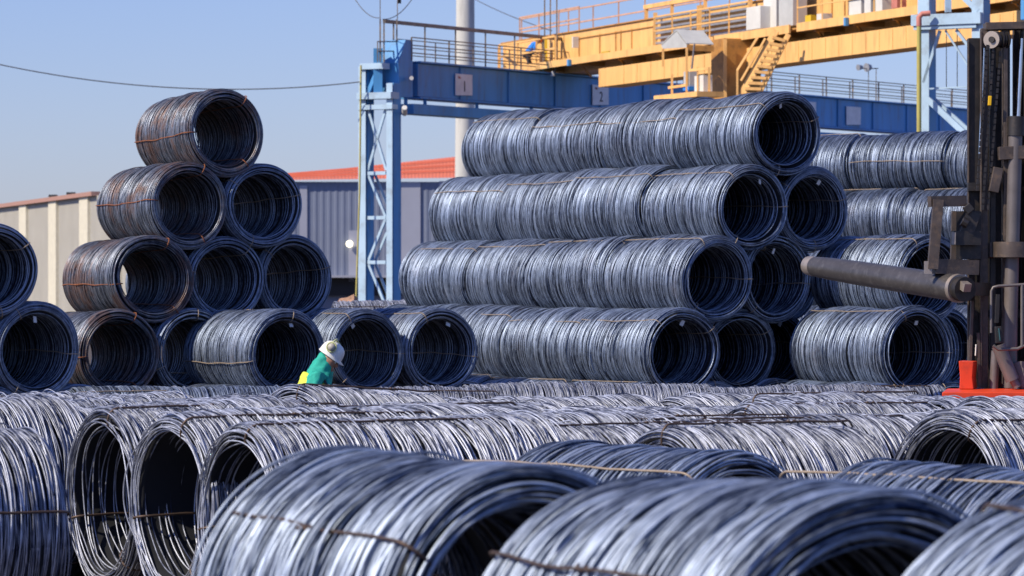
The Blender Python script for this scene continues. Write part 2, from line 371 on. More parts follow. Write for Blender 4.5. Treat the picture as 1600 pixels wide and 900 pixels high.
# left triangular stack --------------------------------------------
OP = Vector((-447 * 56.6 / F, 56.6, 0))
ps = {4: [(0, 0.0)], 3: [(-.625, -.05), (.625, 0)], 2: [(-1.25, -.2), (0, 0), (1.25, .2)], 1: [(-1.875, -.35), (-.625, -.25)], 0: [(-2.5, 0), (-1.25, 0), (0, 0), (1.25, -.5), (2.5, -.5), (3.75, -.5), (-.64, -2.2), (.62, -2.2)]}
for tier, cols in ps.items():
    for ci, (o, t) in enumerate(cols):
        p = stack_pos(OP, o, tier, t) + Vector((0, 0, crng.uniform(-.01, .01)))
        lab = "rust streaked wire coil alone on top of the left triangular stack" if tier == 4 else \
              f"{'rust streaked' if ci == 0 else 'dark'} coil of the left triangular stack, {TN[tier]} tier, {colname[ci]} in it"
        place_coil(K_rusty if ci == 0 or tier == 4 else K_plain, p, YAW30 + crng.uniform(-.02, .02), lab, "wire coils of the left triangular stack", scale=1.035, stretch=1.0 if ci == 0 or tier == 4 else 1.08,
                   tie_ang=-1.68 + crng.uniform(-.08, .08) if ci == 0 else None, pitch=.035 if tier == 4 else .02, tagged=False)
# row of three between the stacks, on the same tier as their lowest visible coils
for k, o in enumerate((.625, 1.875, 3.125)):
    p = stack_pos(OP, o, 1, -.92) if k else stack_pos(OP, -.02, 1, -2.05)
    lab = ["blue grey wire coil with tan tie wires left of the person in the white helmet", "blue grey wire coil with open end right behind the person's helmet",
           "blue grey wire coil between the person and the tall middle stack"][k]
    place_coil(K_plain, p, YAW30, lab, "row of wire coils between the two stacks", scale=1.03, stretch=1.08 if k == 0 else .99, tagged=True, tie_ang=[-1.75, -.4, -.45][k])

# dark stack cut by the left frame edge ----------------------------
OQ = Vector((-742 * 50.8 / F, 50.8, ground(50.8)))
q = 0
for tier, o, nm in ((2, -.625, "upper dark wire coil cut by the left frame edge"), (1, 0, "large dark wire coil with white tag at left edge, under the upper one"),
                    (1, -1.25, "dark wire coil beyond the left frame edge beside the large tagged one"), (0, -.625, "dark wire coil on the ground under the left edge stack, outer one"),
                    (0, .625, "dark wire coil on the ground under the left edge stack, inner one")):
    place_coil(K_plain, stack_pos(OQ, o, tier), YAW30, nm, "wire coils stacked at the left frame edge", tagged=tier > 0, scale=1.03)
    if tier: place_coil(K_plain, stack_pos(OQ, o, tier, 2.05), YAW30, {2: "second dark coil in line behind the upper one at the left edge", 1: "dark coil in line behind the large tagged one at the left edge"}[tier] if o > -1 else "dark coil in line behind the outermost one beyond the left edge", "wire coils stacked at the left frame edge", scale=1.02)

# stack behind on the right -----------------------------------------
A50 = Vector((-.766, .643, 0)); V50 = Vector((.643, .766, 0)); YAW50 = math.atan2(.643, -.766)
OR = Vector((700 * 72 / F, 72, 0))
for tier in range(5):
    for ci in range(2 if tier < 4 else 1):
        for k in range(-1, 3 if tier > 2 else 2):
            p = OR + V50 * (-.625 * (4 - tier) + 1.25 * ci) + A50 * (k * 2.2 + [0, .3, .9, .55, 0][tier]) + Vector((0, 0, .625 + H * tier))
            place_coil(K_tight, p, YAW50, f"stack behind lift mast: {TN[tier]} tier, {'front' if ci == 0 else 'rear'} column, {ORD[k + 1]} coil from right",
                       "wire coils of the back stack behind the lift truck", ties=2)

# low coils seen in the gap beside the blue tower
for k, (px, d, z) in enumerate(((596, 74, 1.72), (566, 76, .64), (640, 73, .64), (520, 77, .64))):
    p = W(px, 440, d); p.z = z + (0 if k else .02)
    place_coil(K_loose, p - Vector((.9, 0, 0)), .25, ["pale loose wire coil on top of the small heap at the blue tower foot", "pale loose wire coil at the base of the small heap, under the top one",
        "pale loose wire coil at the base of the small heap, right of the tower foot", "pale loose wire coil at the base of the small heap, left of the tower foot"][k], "pale coils heaped by the blue tower", ties=2)

# field of loose silvery coils ---------------------------------------
WX = Vector((.866, .5, 0)); VX = Vector((.5, -.866, 0)); YAWF = math.atan2(.5, .866)
def fcoil(pos2, label, group="silvery loose wire coils lying in the open yard", yaw=None, scale=1.0, stretch=1.0, K=None, dz=0, **kw):
    p = Vector((pos2[0], pos2[1], 0)); ax = Vector((math.cos(yaw if yaw is not None else YAWF), math.sin(yaw if yaw is not None else YAWF), 0))
    p.z = max(ground(p.y), ground((p + ax * 1.9).y), ground((p + ax).y)) + .625 * scale + dz
    p.z = ground((p + ax).y) + .625 * scale + dz
    return place_coil(K or K_loose, p, YAWF if yaw is None else yaw, label, group, scale, stretch / scale * 1.0, **kw)
A0 = Vector(((158 - 800) * 28.8 / F, 28.8, 0))
explicit = [  # px of face centre, depth, stretch, scale, yaw, label
    (158, 28.8, 1.0, 1.09, None, "silvery loose coil with narrow open end, leftmost of the three side by side arches"),
    (266, 27.6, 1.05, 1.08, None, "silvery loose coil with open end, middle of the three side by side arches"),
    (370, 26.6, 1.2, 1.06, None, "silvery long loose coil with open end, rightmost of the three side by side arches"),
    (705, 29.9, 1.0, 1.0, None, "silvery loose coil whose arch opens behind the biggest front coil"),
    (838, 28.3, 1.05, .99, None, "silvery loose coil with curved dark tie wire, just left of the frame centre row"),
    (1028, 26.3, .80, 1.06, None, "bright loose coil lying right behind the blue front coils, with fully lit windings"),
]
for px, d, st, sc_, yw, lab in explicit:
    fcoil(((px - 800) * d / F, d), lab, scale=sc_, stretch=st, yaw=yw, tie_ang=.25)
zc = Vector(((40 - 800) * 25.5 / F, 25.5, 0)) - WX * 1.9
fcoil(zc, "loose coil cut by the left frame edge, showing only its right half", scale=1.05, tie_ang=1.2)
fcoil(((1480 - 800) * 28.4 / F, 28.4), "silvery loose coil with wide dark arch at the right side", yaw=math.radians(36), scale=1.06, tie_ang=.6)
fcoil(((452 - 800) * 34.2 / F, 34.2), "tall loose coil with wide dark arch in front of the person", yaw=math.radians(33), scale=1.12, stretch=.74, dz=.07, pitch=.06, tie_ang=.3)
# lattice rows behind
person_xy = Vector((-2.15, 43.2))
taken = [Vector((2.6, 28.2)), Vector(((448 - 800) * 35.0 / F + .8, 35.5)), Vector(((1475 - 800) * 28.6 / F + .7, 29.2))]
for j in range(0, 11):
    row = []
    for i in range(-2, 9):
        p = A0 + WX * (i * 2.04 + (.35 if j % 2 else 0) + j * -.05) - VX * (1.30 * j) + Vector((0, 0, 0))
        if j == 0 and i <= 0: continue
        mid = p + WX * 1.0
        px = 800 + mid.x * F / mid.y
        if px < -190 or px > 1790 or mid.y > 41.6 or mid.y < 28: continue
        if any((Vector((mid.x, mid.y)) - t).length < 1.35 for t in taken): continue
        row.append((px, p))
    row.sort(key=lambda a: a[0])
    for n, (px, p) in enumerate(row):
        fcoil(p + VX * crng.uniform(-.10, .10) + WX * crng.uniform(-.3, .3),
              f"silvery loose coil, {ORD[j]} row behind the front arches, {ORD[n]} from the left",
              yaw=YAWF + crng.uniform(-.13, .13), scale=crng.uniform(.93, 1.09), stretch=crng.uniform(.9, 1.02), ties=crng.choice([1, 2, 2]))
# j = -1 row continuation
for k, (x, y) in enumerate(((1.36, 29.0),)):
    fcoil((x, y), "silvery loose coil in the middle right between two lit rows")
# low bundles at the foot of the stacks
for k, (px, d, yw, K, lab) in enumerate(((110, 50.5, 20, K_plain, "low dark coil lying at the foot of the left edge stack"),
        (262, 50.0, 14, K_plain, "low dark coil lying in front of the left triangular stack, showing a tan tie"),
        (560, 49.5, 10, K_loose, "low bristly coil lying just right of the person"),
        (725, 51.5, 12, K_loose, "low bristly coil lying at the foot of the tall middle stack, left end"),
        (905, 51.8, 8, K_loose, "low bristly coil lying at the foot of the tall middle stack, under its open ends"),
        (1110, 50.5, 6, K_loose, "low bristly blue coil at the foot of the tall middle stack, right half"),
        (1262, 50.7, 6, K_loose, "low bristly blue coil lying in front of the single long coil"))):
    fcoil(((px - 800) * d / F, d), lab, "low coils at the foot of the stacks", yaw=math.radians(yw), K=K, scale=1.0, stretch=.92)

# dark blue coils just behind the front pair
def through(px0, S0, px1, S1, z_top, R=.625):
    a = Vector(((px0 - 800) / S0, F / S0, z_top - R)); b = Vector(((px1 - 800) / S1, F / S1, z_top - R)); return a, b
def two_point(K, near, far, label, group, **kw):
    ax = far - near; kw.setdefault('stretch', ax.length / K['L'])
    o = place_coil(K, near, math.atan2(ax.y, ax.x), label, group, **kw); o.rotation_euler.y = 0; return o
for (pn, sn, pf, sf, lab) in ((1150, 270, 857, 255, "dark blue wire coil with pale tie wire behind the two biggest front coils"),
                              (1660, 308, 1352, 291, "dark blue wire coil with white tag end at the right, behind the front coils")):
    n, f = through(pn, sn, pf, sf, CZ - .985)
    two_point(dict(K_fore, tie=K_tight['tie']), n, f, lab, "dark blue wire coils in the second front row", tie_ang=-.5)
# the three biggest coils in front
for (pn, sn, pf, sf, lab, ta) in ((830, 440, 530, 400, "big blurred front coil with dark tie wire, left of the pair", -.84),
                                  (1372, 510, 972, 450, "big blurred front coil right of the pair, nearest the middle", -.9),
                                  (2060, 600, 1620, 520, "dark shaded front coil cut by the lower right corner", -.3)):
    n, f = through(pn, sn, pf, sf, CZ - .655)
    two_point(K_fore, n, f, lab, "big wire coils nearest the camera", tie_ang=ta)

# ------------------------------------------------------------------ plane helper for the far structures
class Face:
    """vertical plane through the anchor pixel at depth d along 2D direction e"""
    def __init__(s, px, d, e):
        s.o = Vector(((px - 800) * d / F, d)); s.e = Vector(e).normalized(); s.n = Vector((s.e.y, -s.e.x))
        if s.n.dot(-s.o) < 0: s.n = -s.n
    def P(s, px, py, off=0.0):
        o = s.o + s.n * off; k = (px - 800) / F
        t = (k * o.y - o.x) / (s.e.x - k * s.e.y); p = o + s.e * t
        return Vector((p.x, p.y, CZ + (HY - py) * p.y / F))
    def at(s, px, z, off=0.0):
        p = s.P(px, 0, off); p.z = z; return p

M_blue = mat("blue_paint", (.075, .30, .64), .5, 0, .18, 1.4, 0, (.12, .15, .22), .6, True)
M_bluelt = mat("pale_and_sunlit_blue", (.42, .58, .75), .5, 0, .12, .8, 0, (.2, .22, .25), .5)  # pale blue of the braces; on column plates it paints the sunlit side
M_yel = mat("yellow_crane_paint", (.92, .53, .19), .55, 0, .14, 1.6, 0, (.50, .26, .10), .55, True)
M_yeldk = mat("shaded_and_rust_stained_yellow", (.55, .27, .07), .6, 0, .2, 1.2, 0, (.2, .09, .04), .7)  # darker yellow with rust stains; also paints the shade on the machinery column
M_rail = mat("worn_rail_paint", (.22, .19, .17), .6, .2, .3, 3, 0, (.5, .28, .08), .8)
M_railpk = mat("faded_orange_rail_paint", (.62, .36, .24), .6, 0, .2, 3)
M_grey = mat("light_grey_sheet", (.55, .56, .56), .6, .1, .12, 2)
M_white = mat("white_box_paint", (.72, .71, .68), .5, 0, .08, 2)
M_louvre = mat("grey_louvre", (.35, .36, .40), .5, .3, .2, 4)
M_cable = mat("weathered_cable", (.11, .12, .15), .6)
M_dark = mat("dark_rubber_cable", (.03, .03, .035), .7)
M_sign = mat("white_sign_board", (.85, .83, .84), .6)
M_ink = mat("black_sign_lettering", (.06, .06, .08), .7)
M_red_ink = mat("red_sign_lettering", (.6, .12, .10), .7)
M_pipe = mat("mustard_pipe_paint", (.48, .42, .12), .5)
M_pink = mat("pink_hose", (.55, .20, .16), .6)

def railing(mb_post, mb_rail, a, b, h, n, rails=(.5, 1.0), pw=.05, rw=.04):
    a, b = Vector(a), Vector(b)
    for i in range(n + 1):
        p = a.lerp(b, i / n); mb_post.beam(p, p + Vector((0, 0, h)), pw, pw)
    for r in rails:
        mb_rail.beam(a + Vector((0, 0, h * r)), b + Vector((0, 0, h * r)), rw, rw)

def text_obj(s, size, loc, rotz, m, parent, name="lettering"):
    cu = bpy.data.curves.new(name, 'FONT'); cu.body = s; cu.size = size; cu.align_x = 'CENTER'; cu.align_y = 'CENTER'; cu.extrude = .004
    cu.materials.append(m); tmp = bpy.data.objects.new("tmp", cu); COL.objects.link(tmp); bpy.context.view_layer.update()
    me = bpy.data.meshes.new_from_object(tmp.evaluated_get(bpy.context.evaluated_depsgraph_get())); bpy.data.objects.remove(tmp)
    o = bpy.data.objects.new(name, me); COL.objects.link(o)
    o.parent = parent; o.location = Vector(loc) - Vector(parent.location); o.rotation_euler = (math.radians(90), 0, rotz); return o

# ------------------------------------------------------------------ blue runway with its left tower
eR = (3834, 6000); RF = Face(643, 130, eR); eRn = RF.e
def runway():
    zt = CZ + 344 * 130 / F; zb = zt - 1.21
    root = empty("crane_runway", RF.at(643, 0), "blue crane runway girder with catwalk railing and lattice end tower", "crane runway")
    L0, L1 = RF.at(640, 0), RF.at(1560, 0); e3 = Vector((*RF.e, 0)); n3 = Vector((*RF.n, 0)); length = (L1 - L0).length
    g = MB(); c0 = RF.at(640, (zt + zb) / 2, -.35); c1 = RF.at(1560, (zt + zb) / 2, -.35)
    g.beam(c0, c1, .68, 1.21 - .1); g.build("girder", M_blue, root)
    fl = MB()
    for z in (zt, zb): fl.beam(RF.at(640, z, -.35), RF.at(1560, z, -.35), .9, .06)
    fl.each("flange", M_blue, root)
    st = MB(); k = 0
    while k < length:
        p = L0 + e3 * k; st.beam(Vector((p.x, p.y, zb + .04)) + n3 * .02, Vector((p.x, p.y, zt - .04)) + n3 * .02, .03, .06); k += 3.1
    st.each("stiffener", M_blue, root)
    wk = MB(); wk.beam(RF.at(632, zb - .42, .05), RF.at(1560, zb - .42, .05), .75, .34); wk.build("lower_beam", M_blue, root)
    st = MB()
    for px in (634, 664, 745, 830, 915, 1010): st.beam(RF.at(px, zb - .26, -.1), RF.at(px, zb - .02, -.1), .12, .3)
    st.each("beam_hanger", M_blue, root)
    # catwalk railing on top
    po, ra = MB(), MB()
    n = int(length / 2.3)
    railing(po, ra, RF.at(643, zt + .03, .05), RF.at(1560, zt + .03, .05), .78, n, (.33, .66, 1), .055, .035)
    railing(po, ra, RF.at(620, zt + .03, -.9), RF.at(1560, zt + .03, -.9), .78, n, (.33, .66, 1), .045, .03)
    po.each("railing_post", M_rail, root); ra.each("handrail", M_rail, root)
    # conductor rail on tall posts, left part only
    pp = MB()
    A = RF.at(600, zt + 1.33, -.5); B = RF.at(905, zt + 1.33, -.5)
    for i in range(7):
        p = A.lerp(B, (i + .3) / 6.6); pp.beam((p.x, p.y, zt), p, .055, .055)
    pp.each("rail_post", M_rail, root)
    MB().beam(A, B, .10, .12).build("conductor_rail", M_rail, root)
    # end plate
    ep = MB(); a = RF.P(626, 150, .04); b_ = RF.P(645, 150, .04)
    pts = [RF.P(625, 152, .05), RF.P(645, 152, .05), RF.P(645, 64, .05), RF.P(634, 62, .05), RF.P(622, 98, .05)]
    ep.prism(pts, -n3 * .85); ep.build("end_plate", M_blue, root, bevel=.01)
    # lamps and fittings on the girder end
    MB().tube([RF.P(643, 122, .2), RF.P(643, 122, .45)], .07, 10).build("lamp", M_white, root, True)
    MB().tube([RF.P(632, 178, .3), RF.P(632, 168, .5)], .09, 10).build("lamp", M_white, root, True)
    # tower
    def colm(px, off, y0, w1=.26, w2=.44):
        p = RF.P(px, 440, off); c = MB(); zt_ = CZ + (HY - y0) * p.y / F
        c.box((p.x, p.y, zt_ / 2), w2, w1, zt_, (RF.e.x, RF.e.y)); return c, p, zt_
    c1_, p1, z1 = colm(616, .0, 130); c1_.build("tower_column", M_blue, root, bevel=.01)
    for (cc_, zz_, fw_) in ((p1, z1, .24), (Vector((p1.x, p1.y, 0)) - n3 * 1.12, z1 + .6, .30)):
        q_ = Vector((cc_.x, cc_.y, 0)) - e3 * .28; MB().box((q_.x, q_.y, zz_ / 2), .03, fw_, zz_ - .02, (RF.e.x, RF.e.y)).build("column_flange", M_bluelt, root)  # added plates: the column's sunlit side put into a paler colour
    q2 = Vector((p1.x, p1.y, 0)) - n3 * 1.12; z2 = CZ + (HY - 102) * q2.y / F
    MB().box((q2.x, q2.y, z2 / 2), .40, .32, z2, (RF.e.x, RF.e.y)).build("tower_column", M_blue, root, bevel=.01)
    zz = [z1 - 10.2 + k for k in ()]
    f = -e3 * .18
    br = MB(); P1 = lambda z: Vector((p1.x, p1.y, z)) + f + n3 * -.2; P2 = lambda z: Vector((q2.x, q2.y, z)) + f + n3 * .17
    lv = [0.3, 1.9, 3.4, 4.9, 6.4]
    for z in lv: br.beam(P1(z), P2(z), .10, .12)
    for k in range(len(lv) - 1):
        a, b = (P1(lv[k]), P2(lv[k + 1])) if k % 2 else (P2(lv[k]), P1(lv[k + 1])); br.beam(a, b, .07, .09)
        br.beam(a + e3 * .4, b + e3 * .4, .05, .08)
    br.beam(P1(6.5), P2(8.6), .06, .09); br.beam(P2(6.5), P1(8.6), .06, .09)
    br.each("tower_brace", M_bluelt, root)
    hb = MB(); hb.beam(P1(9.0) + n3 * .35, P2(9.0) - n3 * .3, .5, .22); hb.beam(P1(8.62) + n3 * .35, P2(8.62) - n3 * .3, .34, .16)
    hb.beam(P1(10.0) , P2(10.0) - n3 * .2, .4, .2)
    hb.each("tower_crossbeam", M_bluelt, root)
    up = MB(); m_ = P1(9.0).lerp(P2(9.0), .45); up.beam(m_, m_ + Vector((0, 0, 1.6)), .3, .25); up.beam(P2(9.1), m_ + Vector((0, 0, .9)), .08, .14)
    up.each("tower_strut", M_blue, root)
    # small platform cage above the tower
    cg, cr = MB(), MB(); base = P2(10.1)
    cA, cB = RF.P(594, 97, -.2), RF.P(620, 97, -.2)
    for (px_, top) in ((594, 30), (600, 30), (620, 30)):
        a = RF.P(px_, 97, -.3); b = RF.P(px_, top, -.3); cg.beam(a, b, .05, .05)
    for yy in (65, 80): cr.beam(RF.P(590, yy, -.3), RF.P(624, yy, -.3), .04, .04)
    cg.beam(RF.P(590, 97, -.3), RF.P(590, 64, -.3), .04, .04)
    cg.beam(RF.P(594, 30, -.3), RF.P(594, -14, -.3), .03, .03); cg.beam(RF.P(621, 30, -.3), RF.P(621, -14, -.3), .03, .03)
    cg.each("platform_post", M_rail, root); cr.each("platform_rail", M_rail, root)
    MB().box(RF.P(624, 2, -.3), .12, .12, .14).build("beacon", M_dark, root)
    # tall downpipe beside the tower
    MB().tube([RF.P(564, 102, -.9), RF.P(562, 300, -.9), RF.P(556, 478, -.9)], .035, 6).build("pipe", M_pipe, root)
    # sign boards
    ang = math.atan2(RF.e.y, RF.e.x)
    for (xa, xb, ya, yb, s, sx) in ((711, 737, 115, 149, "1", 724), (925, 950, 132, 164, "2", 939), (1322, 1344, 166, 195, None, 0), (1253, 1274, 158, 188, None, 0)):
        sg = MB(); pts = [RF.P(xa, yb, .03), RF.P(xb, yb, .03), RF.P(xb, ya + (xb - xa) * .08, .03), RF.P(xa, ya, .03)]
        sg.prism(pts, n3 * .03); so_ = sg.build("sign_board", M_sign, root)
        if s:
            c = RF.P((xa + xb) / 2 + 2, (ya + yb) / 2 + 4, .07)
            so2 = text_obj(s, .52, (0, 0, 0), ang, M_ink, root); so2.parent = so_; so2.location = c - root.location
            c = RF.P(xa + 7, ya + 6, .07)
            so2 = text_obj("No", .13, (0, 0, 0), ang, M_red_ink, root); so2.parent = so_; so2.location = c - root.location
    # floodlights
    fl_ = MB(); p = RF.P(1357, 160, -.4); q_ = RF.P(1357, 106, -.4)
    fl_.beam(p, q_, .03, .03); fl_.beam(RF.P(1369, 160, -.4), RF.P(1369, 108, -.4), .03, .03); fl_.beam(RF.P(1345, 107, -.4), RF.P(1372, 107, -.4), .04, .04)
    fo = fl_.build("floodlight_mount", M_rail, root)
    for pxx, r in ((1360, .19), (1347, .13)):
        a = RF.P(pxx, 105, -.3); MB().tube([a, a + Vector((-.18, -.12, -.02))], r * .6, 12, r2=r).build("floodlight", M_louvre, root, True)
runway()

# ------------------------------------------------------------------ blue tower on the right
def right_tower():
    T = Face(1437, 104, (.538, .843)); n3 = Vector((*T.n, 0)); e3 = Vector((*T.e, 0))
    root = empty("crane_tower", T.at(1440, 0), "blue lattice crane tower with mustard pipe, behind the lift mast", "crane tower")
    top = 11.6
    p = T.P(1449, 440); a = Vector((p.x, p.y, 0)); p = T.P(1528, 440); b = Vector((p.x, p.y, 0)); b = a + n3 * 1.62
    d3 = n3
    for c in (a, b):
        q_ = c - e3 * .235; MB().box((q_.x, q_.y, top / 2), .03, .34, top - .02, (T.e.x, T.e.y)).build("column_flange", M_bluelt, root)  # added pale plates paint the sunlit side onto each blue column
    for c in (a, b): MB().box((c.x, c.y, top / 2), .42, .32, top, (T.e.x, T.e.y)).build("column", M_blue, root, bevel=.01)
    f = -e3 * .22
    A = lambda z: Vector((a.x, a.y, z)) + f; B = lambda z: Vector((b.x, b.y, z)) + f
    z = lambda py: CZ + (HY - py) * 104.5 / F
    cb = MB(); cb.beam(A(z(33)) - d3 * .3, B(z(33)) + d3 * .15, .35, .30); cb.beam(A(z(45)) - d3 * .25, B(z(45)), .25, .10); cb.each("crossbeam", M_bluelt, root)
    br = MB(); br.beam(A(z(150)), B(z(230)), .09, .16); br.beam(A(z(150)) + e3 * .4, B(z(228)) + e3 * .4, .09, .12)
    br.beam(A(z(130)), A(z(50)).lerp(B(z(50)), .3), .06, .08); br.beam(B(z(95)), A(z(50)).lerp(B(z(50)), .6), .06, .08)
    br.beam(A(z(140)), B(z(138)), .03, .04); br.beam(A(z(50)).lerp(B(z(50)), .4), B(z(130)), .04, .05)
    br.beam(A(z(-20)).lerp(B(z(-20)), .5), B(z(22)), .08, .14)
    br.beam(A(z(-40)).lerp(B(z(-40)), .45), A(z(22)).lerp(B(z(22)), .45), .16, .2)
    for k in range(4): br.beam(A(z(240 + 60 * k)), B(z(300 + 60 * k)), .09, .14)
    br.each("brace", M_bluelt, root)
    ln = MB(); 
    for q in (.42, .62): ln.beam(A(z(40)).lerp(B(z(40)), q), A(z(140)).lerp(B(z(140)), q), .02, .02)
    ln.each("cable", M_dark, root)
    pp = T.P(1445, 440, .12) - e3 * .35
    MB().tube([(pp.x, pp.y, 0), (pp.x, pp.y, z(42))], .065, 10).build("pipe", M_pipe, root, True)
    MB().tube([(pp.x, pp.y, z(44)), (pp.x, pp.y, z(30)), (pp.x + .08, pp.y, z(25)), (pp.x + .3, pp.y, z(24))], .075, 8).build("hose", M_pink, root, True)
    # big end girder overhead
    G = MB(); c = Vector((b.x, b.y, 0)) + n3 * .9
    G.beam(Vector((c.x + .35, c.y - .4, z(-20))), Vector((c.x + 6, c.y - 3.4, z(-20))), 1.0, 2.1); G.build("end_girder", M_blue, root, bevel=.02)
right_tower()

# ------------------------------------------------------------------ people
M_skin = mat("skin", (.42, .22, .15), .55, 0, .05)
M_teal = mat("teal_jacket_cloth", (.02, .42, .33), .8, 0, .15, 9, .4)
M_vest = mat("hi_vis_yellow_cloth", (.75, .85, .08), .7, 0, .08, 9)
M_trou = mat("dark_work_trousers", (.04, .05, .08), .85, 0, .15, 9)
M_boot = mat("black_boot_leather", (.02, .02, .02), .5)
M_helm = mat("white_helmet_plastic", (.82, .82, .80), .35, 0, .03)
M_muff = mat("ear_muff_plastic", (.42, .40, .36), .5)
M_mufy = mat("pale_lime_band", (.55, .58, .30), .5)
M_bluej = mat("blue_jacket_cloth", (.02, .22, .75), .8, 0, .15, 9)
M_orgh = mat("orange_helmet_plastic", (.7, .16, .04), .4)

def skin_fig(name, nodes, edges, m, parent, root=0, sub=2):
    me = bpy.data.meshes.new(name); me.from_pydata([n[0] for n in nodes], edges, []); me.materials.append(m)
    o = bpy.data.objects.new(name, me); COL.objects.link(o)
    if parent is not None: o.parent = parent
    sk = o.modifiers.new("skin", 'SKIN'); sk.use_smooth_shade = True
    me.update()
    lay = me.skin_vertices[0] if me.skin_vertices else None
    if lay is None:
        bpy.context.view_layer.objects.active = o; bpy.context.view_layer.update()
        bm = bmesh.new(); bm.from_mesh(me); bm.verts.layers.skin.verify(); bm.to_mesh(me); bm.free(); lay = me.skin_vertices[0]
    for i, n in enumerate(nodes):
        r = n[1]; lay.data[i].radius = (r, r) if not isinstance(r, tuple) else r
        lay.data[i].use_root = (i == root)
    s = o.modifiers.new("subsurf", 'SUBSURF'); s.levels = sub; s.render_levels = sub
    if name in ('jacket', 'hood', 'vest', 'trousers'):
        s.levels = s.render_levels = 3
        tx = bpy.data.textures.get("cloth_folds") or bpy.data.textures.new("cloth_folds", 'CLOUDS'); tx.noise_scale = .07; tx.noise_depth = 1
        dm = o.modifiers.new("folds", 'DISPLACE'); dm.texture = tx; dm.strength = .035; dm.mid_level = .5; dm.texture_coords = 'LOCAL'
    return o

def person(name, loc, yaw, label, lean, jacket, vest, helmet, muffs=True, hood=True, scale=1.0, group=None):
    """faces local +X; lean = forward bend of the trunk in degrees"""
    L = math.radians(lean); sx, cx = math.sin(L), math.cos(L)
    hip = Vector((-.06, 0, .92)); up = Vector((sx, 0, cx)); fw = Vector((cx, 0, -sx))
    ch = hip + up * .38; nk = hip + up * .53; hd = nk + up * .10 + fw * .06
    # head tilts further down
    hu = Vector((math.sin(L + .22), 0, math.cos(L + .22))); hf = Vector((hu.z, 0, -hu.x))
    hc = nk + up * .06 + hu * .10 + hf * .03
    N = []; E = []
    def add(p, r, par=None):
        N.append((tuple(p), r)); i = len(N) - 1
        if par is not None: E.append((par, i))
        return i
    h = add(hip, (.15, .11)); w = add(hip + up * .18, (.135, .10), h); c = add(ch, (.16, .12), w); n0 = add(nk, .065, c); n1 = add(nk + up * .05 + hf * .01, .055, n0)
    s0 = add(hc, (.078, .092), n1); s1 = add(hc + hu * .07, (.07, .085), s0); s2 = add(hc + hu * .11, .045, s1)
    jaw = add(hc + hf * .062 - hu * .07, .046, s0); nose = add(hc + hf * .112 - hu * .012, .014, s0)
    lip = add(hc + hf * .088 - hu * .062, .018, jaw)
    arms = {}
    for sd_ in (-1, 1):
        ear = add(hc + Vector((0, sd_ * .085, 0)), .018, s0)
        sh = add(ch + up * .09 + Vector((0, sd_ * .18, 0)), .065, c); el = add(ch - up * .16 + fw * .08 + Vector((0, sd_ * .24, -.02)), .045, sh)
        wr_ = add(Vector(N[el][0]) + Vector((.20, -sd_ * .05, -.13)), .03, el); pm = add(Vector(N[wr_][0]) + Vector((.07, 0, -.03)), (.036, .018), wr_)
        for k in range(4):
            q = Vector(N[pm][0]) + Vector((.035, (k - 1.5) * .021, -.012)); a = add(q, .0095, pm); b = add(q + Vector((.035 - abs(k - 1.5) * .005, 0, -.018)), .009, a); add(Vector(N[b][0]) + Vector((.012, 0, -.025)), .008, b)
        t = add(Vector(N[wr_][0]) + Vector((.035, -sd_ * .035, -.005)), .011, wr_); add(Vector(N[t][0]) + Vector((.035, -sd_ * .012, -.018)), .009, t)
        arms[sd_] = (sh, el, wr_)
        hp = add(hip + Vector((0, sd_ * .10, -.06)), .095, h); kn = add(Vector((.02 + (.1 if sd_ > 0 else -.04), sd_ * .12, .49)), .062, hp)
        an = add(Vector(((.02 if sd_ > 0 else -.18), sd_ * .12, .09)), .042, kn); ft = add(Vector(((.17 if sd_ > 0 else -.03), sd_ * .13, .045)), .04, an)
        arms[(sd_, 'leg')] = (hp, kn, an, ft)
    o = skin_fig(name, N, E, M_skin, None); tag(o, label, 'person', group); o.location = loc; o.rotation_euler = (0, 0, yaw); o.scale = (scale,) * 3
    P = lambda i: Vector(N[i][0])
    # jacket: torso + sleeves
    jn = []; je = []
    def ja(p, r, par=None):
        jn.append((tuple(p), r)); i = len(jn) - 1
        if par is not None: je.append((par, i))
        return i
    a = ja(hip - up * .06, (.175, .135)); b = ja(hip + up * .2, (.165, .13), a); cc = ja(ch, (.19, .145), b); d = ja(nk - up * .01, (.10, .10), cc)
    for sd_ in (-1, 1):
        sh, el, wr_ = arms[sd_]; s = ja(P(sh), .085, cc); e = ja(P(el), .065, s); ja(P(wr_) - (P(wr_) - P(el)).normalized() * .02, .05, e)
    skin_fig("jacket", jn, je, jacket, o)
    tn = []; te = []
    def ta(p, r, par=None):
        tn.append((tuple(p), r)); i = len(tn) - 1
        if par is not None: te.append((par, i))
        return i
    r0 = ta(hip, (.165, .125))
    for sd_ in (-1, 1):
        hp, kn, an, ft = arms[(sd_, 'leg')]; x = ta(P(hp), .11, r0); y = ta(P(kn), .082, x); ta(P(an) + Vector((0, 0, .05)), .068, y)
    skin_fig("trousers", tn, te, M_trou, o)
    for sd_ in (-1, 1):
        hp, kn, an, ft = arms[(sd_, 'leg')]
        skin_fig("boot", [(tuple(P(an) + Vector((0, 0, .08))), .06), (tuple(P(an) + Vector((0, 0, -.03))), .058), (tuple(P(ft)), .052)], [(0, 1), (1, 2)], M_boot, o)
    if vest:
        vn = [(tuple(hip + up * .02), (.19, .155)), (tuple(hip + up * .2), (.18, .155)), (tuple(ch - up * .02 - fw * .02), (.205, .178)), (tuple(ch + up * .08 - fw * .025), (.185, .165)), (tuple(nk - up * .02 - fw * .03), (.13, .12))]
        skin_fig("vest", vn, [(0, 1), (1, 2), (2, 3), (3, 4)], vest, o)
